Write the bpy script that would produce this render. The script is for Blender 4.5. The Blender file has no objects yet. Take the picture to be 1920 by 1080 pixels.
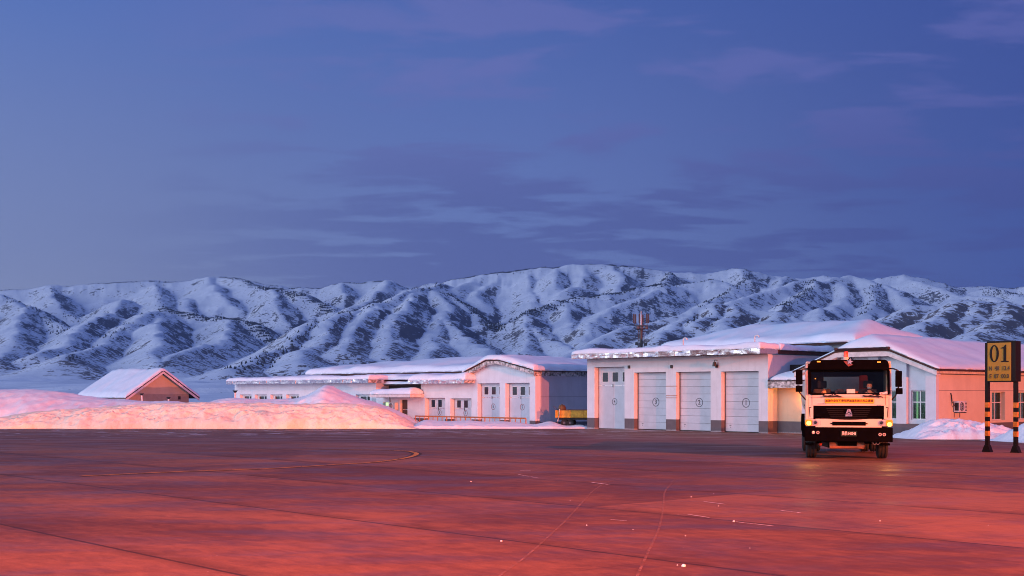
import bpy, bmesh, math, random
import numpy as np
from mathutils import Vector, Matrix
random.seed(7); R = math.radians
SC = bpy.context.scene; COL = SC.collection

# ------------------------------------------------------------------ camera, world, light
FOC, HOR, CAMZ = 2300.0, 740.0, 1.85          # focal length and horizon in photo pixels, eye height
cam_d = bpy.data.cameras.new('camera'); cam = bpy.data.objects.new('camera', cam_d); COL.objects.link(cam)
cam.location = (0, 0, CAMZ); cam.rotation_euler = (R(90), 0, 0)
cam_d.sensor_width = 36; cam_d.lens = 36*FOC/1920; cam_d.shift_y = (HOR-540)/1920
cam_d.clip_start = .1; cam_d.clip_end = 30000
SC.camera = cam
SC.view_settings.view_transform = 'Standard'; SC.view_settings.look = 'None'
SC.cycles.filter_width = 1.0 if hasattr(SC, 'cycles') else 1.0
SC.view_settings.exposure = 0; SC.view_settings.gamma = 1

def nodes_of(nt):
    nt.nodes.clear(); return nt.nodes, nt.links
class NT:
    """tiny helper for node graphs"""
    def __init__(s, nt): s.nt = nt; s.n = nt.nodes; s.l = nt.links
    def add(s, t, **k):
        n = s.n.new(t)
        for a, b in k.items(): setattr(n, a, b)
        return n
    def put(s, sock, v):
        if v is None: return
        if hasattr(v, 'is_output') or isinstance(v, bpy.types.NodeSocket): s.l.new(v, sock)
        elif isinstance(v, (tuple, list)) and len(v) == 3 and sock.type == 'RGBA': sock.default_value = (*v, 1)
        else: sock.default_value = v
    def math(s, op, a, b=None, c=None, clamp=False):
        n = s.add('ShaderNodeMath', operation=op, use_clamp=clamp)
        for i, v in enumerate((a, b, c)):
            if v is not None: s.put(n.inputs[i], v)
        return n.outputs[0]
    def mix(s, f, a, b, mode='MIX'):
        n = s.add('ShaderNodeMix', data_type='RGBA', blend_type=mode)
        s.put(n.inputs[0], f); s.put(n.inputs[6], a); s.put(n.inputs[7], b)
        return n.outputs[2]
    def ramp(s, f, a, b, c=0.0, d=1.0, smooth=True):
        n = s.add('ShaderNodeMapRange', interpolation_type='SMOOTHSTEP' if smooth else 'LINEAR')
        for i, v in enumerate((f, a, b, c, d)): s.put(n.inputs[i], v)
        return n.outputs[0]
    def noise(s, vec, scale, detail=4, rough=.55, dist=0.0):
        n = s.add('ShaderNodeTexNoise'); s.put(n.inputs['Vector'], vec)
        n.inputs['Scale'].default_value = scale; n.inputs['Detail'].default_value = detail
        n.inputs['Roughness'].default_value = rough; n.inputs['Distortion'].default_value = dist
        return n.outputs['Fac']
    def mapping(s, vec, scale=(1,1,1), rot=(0,0,0), loc=(0,0,0)):
        n = s.add('ShaderNodeMapping'); s.put(n.inputs['Vector'], vec)
        n.inputs['Scale'].default_value = scale; n.inputs['Rotation'].default_value = rot; n.inputs['Location'].default_value = loc
        return n.outputs[0]
    def sep(s, v):
        n = s.add('ShaderNodeSeparateXYZ'); s.put(n.inputs[0], v); return n.outputs
    def comb(s, x, y, z):
        n = s.add('ShaderNodeCombineXYZ')
        for i, v in enumerate((x, y, z)): s.put(n.inputs[i], v)
        return n.outputs[0]

world = bpy.data.worlds.new('World'); SC.world = world; world.use_nodes = True
nodes_of(world.node_tree); w = NT(world.node_tree)
g = w.add('ShaderNodeTexCoord').outputs['Generated']
x, y, z = w.sep(g)
u = w.ramp(x, -.42, .42, smooth=False); v = w.ramp(z, 0.05, .32, smooth=False)
lo = w.mix(u, (.265, .310, .49), (.060, .102, .345)); lo = w.mix(w.ramp(w.math('ABSOLUTE', x), .3, 0, 0, .55), lo, (.185, .265, .58))
hi = w.mix(u, (.085, .172, .50), (.040, .076, .31))
base = w.mix(v, lo, hi)
# thin evening clouds: noise on a plane overhead, so they stretch towards the horizon
den = w.math('ADD', w.math('MAXIMUM', z, 0.0), .09)
cp = w.comb(w.math('DIVIDE', x, den), w.math('MULTIPLY', w.math('DIVIDE', y, den), 1.0), 0.0)
n1 = w.noise(w.mapping(cp, (.8, 1.35, 1), loc=(3.1, 1.7, 0)), 2.5, 7, .58, .3)
n2 = w.noise(w.mapping(cp, (.35, .3, 1), loc=(.4, 6.2, 0)), 1.0, 3, .5)
dens = w.math('ADD', w.math('MULTIPLY', n1, .75), w.math('MULTIPLY', n2, .35))
rightness = w.ramp(x, -.36, -.02)
lowband = w.math('MULTIPLY', w.ramp(z, .26, .13), w.ramp(z, .06, .09))
cm = w.math('MULTIPLY', w.ramp(w.math('ADD', dens, w.math('MULTIPLY', lowband, .045)), .545, .64), rightness)
dark_c = w.mix(u, (.095, .112, .32), (.062, .082, .29)); pink_c = w.mix(u, (.175, .195, .48), (.115, .135, .42))
cloud_c = w.mix(lowband, pink_c, dark_c)
base = w.mix(w.math('MULTIPLY', cm, .62), base, cloud_c)
# twilight glow behind the camera, to the left
gd = w.add('ShaderNodeVectorMath', operation='DOT_PRODUCT'); w.put(gd.inputs[0], g); gd.inputs[1].default_value = (-.93, -.36, 0)
glow = w.math('MULTIPLY', w.ramp(gd.outputs['Value'], .30, .95), w.ramp(z, .75, .02))
base = w.mix(glow, base, (.95, 1.0, 1.35))
over = w.ramp(z, .35, .9); base = w.mix(over, base, (.11, .18, .50))
# snow-bright dimness below the horizon
base = w.mix(w.ramp(z, 0.0, -.03), base, (.10, .12, .25))
bg = w.add('ShaderNodeBackground'); w.put(bg.inputs[0], base); bg.inputs[1].default_value = 1.0
w.l.new(bg.outputs[0], w.add('ShaderNodeOutputWorld').inputs[0])

def aim(o, target):
    o.rotation_euler = (Vector(target)-o.location).to_track_quat('-Z', 'Y').to_euler()
sd = bpy.data.lights.new('twilight', 'SUN'); sd.energy = 1.7; sd.angle = R(42); sd.color = (.82, .89, 1)
sun = bpy.data.objects.new('twilight_sun', sd); COL.objects.link(sun); sun.location = (-80, -60, 50); aim(sun, (-80+.86, -60+.52, 50-.33))
def flood(name, loc, tgt, power, color, cone, blend, radius):
    d = bpy.data.lights.new(name, 'SPOT'); d.energy = power; d.color = color; d.spot_size = R(cone); d.spot_blend = blend; d.shadow_soft_size = radius
    o = bpy.data.objects.new(name, d); COL.objects.link(o); o.location = loc; aim(o, tgt)
flood('apron_mast_light', (134, -114, 11), (0, 75, 0), 2.1e6, (1, .19, .06), 60, .3, .8)
flood('stand_floodlight', (-4, -12, 20), (2, 9, 0), 1.25e5, (1, .125, .025), 68, 1.0, 1.2)
flood('side_mast_light', (62, -36, 24), (0, 37, 0), 9.5e5, (1, .16, .045), 40, .8, .4)
flood('bank_warm_spot', (-12, -25, 1.25), (-30, 84, .9), 1.5e5, (1, .26, .08), 32, .5, .25)  # added lamp out of view, throws warm light on the snow banks

# ------------------------------------------------------------------ helpers
def gz(Y):
    t = min(max((Y-34)/40, 0), 1); return -.42*t*t*(3-2*t)
def gza(Y):
    t = np.clip((Y-34)/40, 0, 1); return -.42*t*t*(3-2*t)
def P(px, py, Y): return Vector(((px-960)/FOC*Y, Y, CAMZ+(HOR-py)/FOC*Y))
def tag(o, label=None, cat=None, group=None, kind=None):
    if label: o['label'] = label
    if cat: o['category'] = cat
    if group: o['group'] = group
    if kind: o['kind'] = kind
    return o
def empty(name, loc, rz=0, label=None, cat=None, group=None):
    o = bpy.data.objects.new(name, None); COL.objects.link(o); o.location = loc; o.rotation_euler = (0, 0, rz)
    o.empty_display_size = .3
    return tag(o, label, cat, group)
def link(name, me, mat, parent=None, smooth=False):
    o = bpy.data.objects.new(name, me); COL.objects.link(o)
    if mat: me.materials.append(mat)
    if parent: o.parent = parent
    if smooth:
        me.polygons.foreach_set('use_smooth', [True]*len(me.polygons))
    return o
class MB:
    def __init__(s): s.bm = bmesh.new()
    def _add(s, vs, fs):
        b = [s.bm.verts.new(v) for v in vs]
        for f in fs:
            try: s.bm.faces.new([b[i] for i in f])
            except ValueError: pass
        return b
    def box(s, x0, x1, y0, y1, z0, z1, bev=0, M=None, seg=2):
        vs = [Vector(p) for p in ((x0,y0,z0),(x1,y0,z0),(x1,y1,z0),(x0,y1,z0),(x0,y0,z1),(x1,y0,z1),(x1,y1,z1),(x0,y1,z1))]
        if M: vs = [M @ p for p in vs]
        b = s._add(vs, ((0,3,2,1),(4,5,6,7),(0,1,5,4),(1,2,6,5),(2,3,7,6),(3,0,4,7)))
        if bev:
            es = list({e for q in b for e in q.link_edges})
            bmesh.ops.bevel(s.bm, geom=es, offset=bev, segments=seg, affect='EDGES', profile=.6)
        return s
    def ring(s, pts, r, n=10, closed=False, caps=True):
        """tube along points; r may be a list"""
        pts = [Vector(p) for p in pts]; m = len(pts); rs = r if isinstance(r, (list, tuple)) else [r]*m
        rows = []; prev = None
        for i, p in enumerate(pts):
            a = pts[(i-1) % m] if (closed or i > 0) else p; c = pts[(i+1) % m] if (closed or i < m-1) else p
            t = (c-a).normalized()
            ref = prev if prev is not None else (Vector((0,0,1)) if abs(t.z) < .9 else Vector((1,0,0)))
            uu = (ref - t*ref.dot(t))
            if uu.length < 1e-5: uu = t.orthogonal()
            uu.normalize(); prev = uu; vv = t.cross(uu)
            rows.append([s.bm.verts.new(p + (uu*math.cos(2*math.pi*k/n)+vv*math.sin(2*math.pi*k/n))*rs[i]) for k in range(n)])
        for i in range(m if closed else m-1):
            A, B = rows[i], rows[(i+1) % m]
            for k in range(n): s.bm.faces.new((A[k], A[(k+1)%n], B[(k+1)%n], B[k]))
        if caps and not closed:
            s.bm.faces.new(rows[0][::-1]); s.bm.faces.new(rows[-1])
        return s
    def cyl(s, p0, p1, r0, r1=None, n=16): return s.ring([p0, p1], [r0, r0 if r1 is None else r1], n)
    def lathe(s, prof, c, axis='x', n=28):
        rows = []
        for (a, r) in prof:
            row = []
            for k in range(n):
                th = 2*math.pi*k/n; q = (a, r*math.cos(th), r*math.sin(th)) if axis == 'x' else ((r*math.cos(th), a, r*math.sin(th)) if axis == 'y' else (r*math.cos(th), r*math.sin(th), a))
                row.append(s.bm.verts.new(Vector(c)+Vector(q)))
            rows.append(row)
        for A, B in zip(rows, rows[1:]):
            for k in range(n): s.bm.faces.new((A[k], A[(k+1)%n], B[(k+1)%n], B[k]))
        s.bm.faces.new(rows[0]); s.bm.faces.new(rows[-1][::-1]); return s
    def prism(s, poly, d0, d1, axis='y', bev=0):
        """poly in the two other axes, extruded along axis"""
        def mk(a, b, d): return (a, d, b) if axis == 'y' else ((d, a, b) if axis == 'x' else (a, b, d))
        n = len(poly); vs = [mk(a, b, d0) for a, b in poly]+[mk(a, b, d1) for a, b in poly]
        fs = [tuple(range(n)), tuple(range(2*n-1, n-1, -1))]+[(i, n+i, n+(i+1)%n, (i+1)%n) for i in range(n)]
        b = s._add(vs, fs)
        if bev:
            es = list({e for q in b for e in q.link_edges}); bmesh.ops.bevel(s.bm, geom=es, offset=bev, segments=2, affect='EDGES')
        return s
    def sphere(s, c, r, sc=(1,1,1), n=12):
        bmesh.ops.create_uvsphere(s.bm, u_segments=n*2, v_segments=n, radius=1, matrix=Matrix.Translation(c) @ Matrix.Diagonal((r*sc[0], r*sc[1], r*sc[2], 1)))
        return s
    def wall(s, xs, zs, solid, y0, y1, ztop=None, M=None):
        """a wall in the xz plane on a cell grid, solid(xc,zc) tells which cells exist; only outer faces"""
        xs = sorted(set(round(a, 4) for a in xs)); zs = sorted(set(round(a, 4) for a in zs))
        V = {}
        def vt(i, j, k):
            if (i, j, k) not in V:
                zz = zs[j] if not (ztop and j == len(zs)-1) else ztop(xs[i])
                p = Vector((xs[i], (y0, y1)[k], zz)); V[(i, j, k)] = s.bm.verts.new(M @ p if M else p)
            return V[(i, j, k)]
        nx, nz = len(xs)-1, len(zs)-1
        S = [[solid((xs[i]+xs[i+1])/2, (zs[j]+zs[j+1])/2) for j in range(nz)] for i in range(nx)]
        g_ = lambda i, j: 0 <= i < nx and 0 <= j < nz and S[i][j]
        for i in range(nx):
            for j in range(nz):
                if not S[i][j]: continue
                s.bm.faces.new((vt(i,j,0), vt(i+1,j,0), vt(i+1,j+1,0), vt(i,j+1,0)))
                s.bm.faces.new((vt(i,j,1), vt(i,j+1,1), vt(i+1,j+1,1), vt(i+1,j,1)))
                if not g_(i-1,j): s.bm.faces.new((vt(i,j,0), vt(i,j+1,0), vt(i,j+1,1), vt(i,j,1)))
                if not g_(i+1,j): s.bm.faces.new((vt(i+1,j,0), vt(i+1,j,1), vt(i+1,j+1,1), vt(i+1,j+1,0)))
                if not g_(i,j-1): s.bm.faces.new((vt(i,j,0), vt(i,j,1), vt(i+1,j,1), vt(i+1,j,0)))
                if not g_(i,j+1): s.bm.faces.new((vt(i,j+1,0), vt(i+1,j+1,0), vt(i+1,j+1,1), vt(i,j+1,1)))
        return s
    def grid(s, xs, ys, zf):
        rows = [[s.bm.verts.new((a, b, zf(a, b))) for a in xs] for b in ys]
        for j in range(len(ys)-1):
            for i in range(len(xs)-1):
                s.bm.faces.new((rows[j][i], rows[j][i+1], rows[j+1][i+1], rows[j+1][i]))
        return rows
    def build(s, name, mat, parent=None, smooth=False, autos=None):
        bmesh.ops.recalc_face_normals(s.bm, faces=s.bm.faces[:])
        me = bpy.data.meshes.new(name); s.bm.to_mesh(me); s.bm.free()
        o = link(name, me, mat, parent, smooth)
        if autos: 
            me.polygons.foreach_set('use_smooth', [True]*len(me.polygons))
            me.set_sharp_from_angle(angle=R(autos))
        return o
def lin(a, b, n): return [a+(b-a)*i/n for i in range(n+1)]

# ------------------------------------------------------------------ value noise in numpy
_rs = np.random.RandomState(11); _T = _rs.rand(256, 256)
def vn(x, y):
    xi = np.floor(x).astype(int); yi = np.floor(y).astype(int); fx = x-xi; fy = y-yi
    fx = fx*fx*fx*(fx*(fx*6-15)+10); fy = fy*fy*fy*(fy*(fy*6-15)+10)
    a = _T[xi & 255, yi & 255]; b = _T[(xi+1) & 255, yi & 255]; c = _T[xi & 255, (yi+1) & 255]; d = _T[(xi+1) & 255, (yi+1) & 255]
    return (a*(1-fx)+b*fx)*(1-fy)+(c*(1-fx)+d*fx)*fy
def fbm(x, y, o=5, g=.5):
    s = 0; a = 1; t = 0
    for i in range(o): s = s+a*vn(x*2**i+17*i, y*2**i+5*i); t += a; a *= g
    return s/t
def ridged(x, y, o=5, g=.55):
    s = 0; a = 1; t = 0
    for i in range(o): s = s+a*(1-np.abs(2*vn(x*2**i+31*i, y*2**i+7*i)-1)); t += a; a *= g
    return s/t
def fb(x, y, o=4): return float(fbm(np.array([x]), np.array([y]), o)[0])

# ------------------------------------------------------------------ materials
def new_mat(name):
    m = bpy.data.materials.new(name); m.use_nodes = True; nodes_of(m.node_tree); k = NT(m.node_tree)
    b = k.add('ShaderNodeBsdfPrincipled'); o = k.add('ShaderNodeOutputMaterial'); k.l.new(b.outputs[0], o.inputs[0])
    return m, k, b, o
def bump(k, b, h, strength=.3, dist=.02):
    n = k.add('ShaderNodeBump'); n.inputs['Strength'].default_value = strength; n.inputs['Distance'].default_value = dist
    k.put(n.inputs['Height'], h); k.l.new(n.outputs[0], b.inputs['Normal'])
def simple(name, col, rough=.6, metal=0, var=.12, scale=6, bmp=0, spec=None, coat=0):
    m, k, b, o = new_mat(name); oc = k.add('ShaderNodeTexCoord').outputs['Object']
    n = k.noise(oc, scale, 5, .6)
    c = k.mix(k.ramp(n, .3, .7), tuple(v*(1-var) for v in col), tuple(min(1, v*(1+var)) for v in col))
    k.put(b.inputs['Base Color'], c); k.put(b.inputs['Roughness'], k.ramp(n, .2, .8, max(.02, rough-.08), min(1, rough+.08)))
    b.inputs['Metallic'].default_value = metal
    if spec is not None: b.inputs['Specular IOR Level'].default_value = spec
    if coat: b.inputs['Coat Weight'].default_value = coat
    if bmp: bump(k, b, n, .5, bmp)
    return m
def emit(name, col, s, base=(.3, .3, .3)):
    m, k, b, o = new_mat(name); k.put(b.inputs['Base Color'], base); k.put(b.inputs['Emission Color'], col); b.inputs['Emission Strength'].default_value = s
    return m
def snow_mat(name, dirt=0.0, col=(.80, .83, .88), bscale=.9, bd=.05):
    m, k, b, o = new_mat(name); oc = k.add('ShaderNodeTexCoord').outputs['Object']
    big = k.noise(oc, bscale, 6, .6); fine = k.noise(oc, 14, 4, .65)
    c = k.mix(k.ramp(big, .35, .7), tuple(v*.93 for v in col), col)
    if dirt:
        d = k.noise(oc, 1.7, 6, .72, .4); f = k.noise(oc, 9, 3, .7)
        mk = k.math('MULTIPLY', k.ramp(d, .60, .74), k.ramp(f, .50, .62))
        c = k.mix(k.math('MULTIPLY', mk, dirt), c, (.17, .12, .085))
        c = k.mix(k.ramp(k.noise(oc, .5, 5, .6), .5, .75, 0, .22*dirt), c, (.45, .40, .36))
    k.put(b.inputs['Base Color'], c); b.inputs['Roughness'].default_value = .75
    b.inputs['Specular IOR Level'].default_value = .3
    bump(k, b, k.math('ADD', big, k.math('MULTIPLY', fine, .35 if dirt else .12)), .6, bd)
    return m
def plaster(name, col, plinth=None, pz=0, edge=.0, joint=None, stain=.35):
    """painted render with a painted plinth band below pz (object z), grime and fine grain"""
    m, k, b, o = new_mat(name); oc = k.add('ShaderNodeTexCoord').outputs['Object']; X, Y, Z = k.sep(oc)
    n = k.noise(oc, 1.1, 6, .6); f = k.noise(oc, 30, 3, .6); streak = k.noise(k.mapping(oc, (5, 5, .35)), 1.2, 4, .6)
    c = k.mix(k.ramp(n, .3, .7), tuple(v*.90 for v in col), col)
    c = k.mix(k.ramp(streak, .52, .80, 0, stain), c, tuple(v*.62 for v in col))
    if joint is not None:
        d = k.math('ABSOLUTE', k.math('SUBTRACT', Z, joint)); c = k.mix(k.ramp(d, .012, .02, .75, 0), c, (.12, .12, .13))
    if plinth:
        zz = k.math('ADD', Z, k.math('MULTIPLY', k.math('SUBTRACT', k.noise(oc, 2.2, 5, .65), .5), edge))
        pc = k.mix(k.ramp(k.noise(oc, 2.5, 5, .6), .3, .7), tuple(v*.85 for v in plinth), plinth)
        c = k.mix(k.ramp(Z, pz-.006, pz+.006, 1, 0), c, pc)
        # frost and salt bloom close to the ground, ragged
        c = k.mix(k.ramp(k.math('ADD', zz, k.math('MULTIPLY', f, .1)), .02, .16, .75, 0), c, (.55, .53, .55))
    k.put(b.inputs['Base Color'], c); b.inputs['Roughness'].default_value = .85; b.inputs['Specular IOR Level'].default_value = .25
    bump(k, b, f, .35, .006)
    return m
M = {}
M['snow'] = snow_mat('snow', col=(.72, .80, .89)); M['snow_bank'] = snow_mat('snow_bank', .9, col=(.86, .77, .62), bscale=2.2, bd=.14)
M['snow_heap'] = snow_mat('snow_heap', .55, bscale=1.2, bd=.10)
M['white_wall'] = plaster('white_wall', (.68, .66, .67))
M['dark'] = simple('dark', (.015, .014, .016), .8); M['eave_dark'] = simple('eave_dark', (.045, .018, .014), .8, var=.5, scale=9)
M['fascia'] = simple('fascia', (.60, .58, .58), .8, var=.15, scale=3)
M['door'] = simple('door', (.50, .51, .57), .5, var=.07, scale=1.3); M['frame'] = simple('frame', (.055, .055, .06), .6)
M['glass'] = simple('glass', (.012, .016, .018), .07, spec=.8)
M['black'] = simple('black', (.008, .008, .009), .45); M['rubber'] = simple('rubber', (.010, .010, .011), .85, bmp=.004, scale=40)
M['chrome'] = simple('chrome', (.65, .65, .66), .22, 1)
M['orange_rail'] = simple('orange_rail', (.42, .13, .03), .6, var=.3, scale=8)
M['pvc'] = simple('pvc', (.62, .62, .63), .45)
M['steel'] = simple('steel', (.10, .10, .12), .6, .3, .3, 5)
M['rust'] = simple('rust', (.16, .06, .03), .8, var=.4, scale=10)
M['porch_beam'] = simple('porch_beam', (.40, .39, .39), .9, var=.75, scale=5)
def metal_sheet():
    m, k, b, o = new_mat('sheet_metal'); oc = k.add('ShaderNodeTexCoord').outputs['Object']
    n = k.noise(oc, 3.0, 5, .6); k.put(b.inputs['Base Color'], k.mix(n, (.62, .60, .60), (.82, .80, .80)))
    b.inputs['Metallic'].default_value = .85; k.put(b.inputs['Roughness'], k.ramp(n, .3, .7, .18, .42))
    bump(k, b, k.noise(oc, 5.0, 3, .5), .5, .03); return m
M['sheet'] = metal_sheet()
EX = Vector((.6757, -.7372, 0)).normalized(); EY = Vector((-EX.y, EX.x, 0)); ROT = math.atan2(EX.y, EX.x)
AX = math.atan2(EX.y, EX.x)

def mat_apron():
    m, k, b, o = new_mat('apron_concrete'); oc = k.add('ShaderNodeTexCoord').outputs['Object']
    # slab coordinates: s along the building line, t across it
    rp = k.mapping(oc, rot=(0, 0, -AX)); S, T, _ = k.sep(rp); X, Y, Z = k.sep(oc)
    tw = k.math('DIVIDE', k.math('SUBTRACT', T, 6.45), 4.05); sw = k.math('DIVIDE', k.math('SUBTRACT', S, 1.0), 5.0)
    wn = k.add('ShaderNodeTexWhiteNoise', noise_dimensions='2D')
    k.put(wn.inputs['Vector'], k.comb(k.math('FLOOR', k.math('DIVIDE', sw, 3.0)), k.math('FLOOR', tw), 0.0))
    tone = wn.outputs[0]
    n1 = k.noise(rp, .16, 5, .6, .6); n2 = k.noise(k.mapping(oc, (.5, 1.3, 1)), .55, 6, .65, .3); n3 = k.noise(oc, 30, 4, .7); n4 = k.noise(k.mapping(rp, (.7, 1.5, 1)), 3.2, 8, .72, .5)
    lvl = k.math('ADD', k.math('ADD', .07, k.math('MULTIPLY', tone, .17)), k.math('ADD', k.math('MULTIPLY', n1, .75), k.math('ADD', k.math('MULTIPLY', n2, .55), k.math('MULTIPLY', n4, .55))))
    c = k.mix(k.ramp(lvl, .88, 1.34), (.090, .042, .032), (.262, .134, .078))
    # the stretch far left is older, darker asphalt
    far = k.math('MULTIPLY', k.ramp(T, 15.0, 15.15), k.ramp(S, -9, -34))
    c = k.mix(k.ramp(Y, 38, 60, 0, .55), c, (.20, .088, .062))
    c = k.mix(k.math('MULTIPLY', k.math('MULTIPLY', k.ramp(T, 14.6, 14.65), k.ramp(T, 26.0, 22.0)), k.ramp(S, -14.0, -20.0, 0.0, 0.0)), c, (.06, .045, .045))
    c = k.mix(k.ramp(n3, .35, .7, 0, .25), c, (.05, .03, .03))
    # joints with dark seep beside them
    def joint(val, w0, w1, amt):
        fr = k.math('ABSOLUTE', k.math('SUBTRACT', k.math('FRACT', k.math('ADD', val, .5)), .5)); return k.ramp(fr, w0, w1, amt, 0)
    wob = k.math('MULTIPLY', k.math('SUBTRACT', k.noise(oc, 1.5, 3, .6), .5), .012)
    jt = joint(k.math('ADD', tw, wob), .004, .012, .8); js = joint(k.math('ADD', sw, wob), .003, .006, .18)
    seep = k.math('MULTIPLY', joint(k.math('SUBTRACT', tw, .02), .0, .09, .45), k.ramp(n2, .45, .6))
    c = k.mix(k.math('MAXIMUM', jt, k.math('MAXIMUM', js, seep)), c, (.022, .013, .014))
    # wind-blown snow films towards the buildings
    film = k.noise(k.mapping(rp, (.5, 1.6, 1), loc=(2, 5, 0)), .9, 7, .68, .4)
    thr = k.ramp(Y, 40, 76, .74, .56)
    fm = k.math('MULTIPLY', k.ramp(k.math('SUBTRACT', film, thr), 0, .05), .7)
    c = k.mix(fm, c, (.55, .53, .58))
    # faint pale scratches and grit everywhere
    gr = k.add('ShaderNodeTexVoronoi'); k.put(gr.inputs['Vector'], oc); gr.inputs['Scale'].default_value = 1.6
    c = k.mix(k.ramp(gr.outputs['Distance'], .012, .022, .5, 0), c, (.55, .5, .5))
    k.put(b.inputs['Base Color'], c)
    k.put(b.inputs['Roughness'], k.ramp(n2, .35, .62, .42, .72)); b.inputs['Specular IOR Level'].default_value = .14
    bump(k, b, k.math('ADD', n3, k.math('MULTIPLY', n2, .4)), .25, .01)
    return m
M['apron'] = mat_apron()

def mat_mountain():
    m, k, b, o = new_mat('mountain_snow'); oc = k.add('ShaderNodeTexCoord').outputs['Object']
    gn = k.add('ShaderNodeNewGeometry'); nx, ny, nz = k.sep(gn.outputs['Normal']); X, Y, Z = k.sep(oc)
    big = k.noise(oc, .0016, 4, .55); mid = k.noise(oc, .011, 6, .62, .2)
    fine = k.noise(k.mapping(oc, (1, 1, 1.15)), .075, 4, .70, .3); tiny = k.noise(oc, .19, 3, .6)
    # shrub and rock cover: thick on the slopes that face right, thin on the others, none on the valley floor
    cov = k.math('ADD', k.math('MULTIPLY', k.ramp(nx, -.25, .45), .10), k.math('MULTIPLY', big, .34))
    cov = k.math('ADD', cov, k.math('MULTIPLY', k.math('SUBTRACT', mid, .5), .44))
    cov = k.math('ADD', cov, k.ramp(nz, .95, .80, -.12, .03))
    cov = k.math('ADD', cov, k.ramp(Z, 330, 80, 0, .045)); cov = k.math('ADD', cov, k.ramp(Y, 3700, 2300, 0, .035)); t = k.math('SUBTRACT', .732, cov)
    fl = k.math('ADD', k.math('MULTIPLY', fine, .75), k.math('MULTIPLY', tiny, .25))
    mask = k.ramp(k.math('SUBTRACT', fl, t), -.02, .03)
    mask = k.math('MULTIPLY', mask, k.ramp(nz, .990, .975)); 
    c = k.mix(k.ramp(mid, .3, .7), (.58, .62, .70), (.72, .75, .82))
    c = k.mix(k.math('MULTIPLY', mask, .9), c, k.mix(k.ramp(Y, 3300, 2300), (.045, .042, .055), (.085, .062, .058)))
    k.put(b.inputs['Base Color'], c); b.inputs['Roughness'].default_value = .9; b.inputs['Specular IOR Level'].default_value = .1
    bump(k, b, k.math('ADD', mid, k.math('MULTIPLY', fine, .35)), .35, 8)
    return m
M['mountain'] = mat_mountain()

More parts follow.
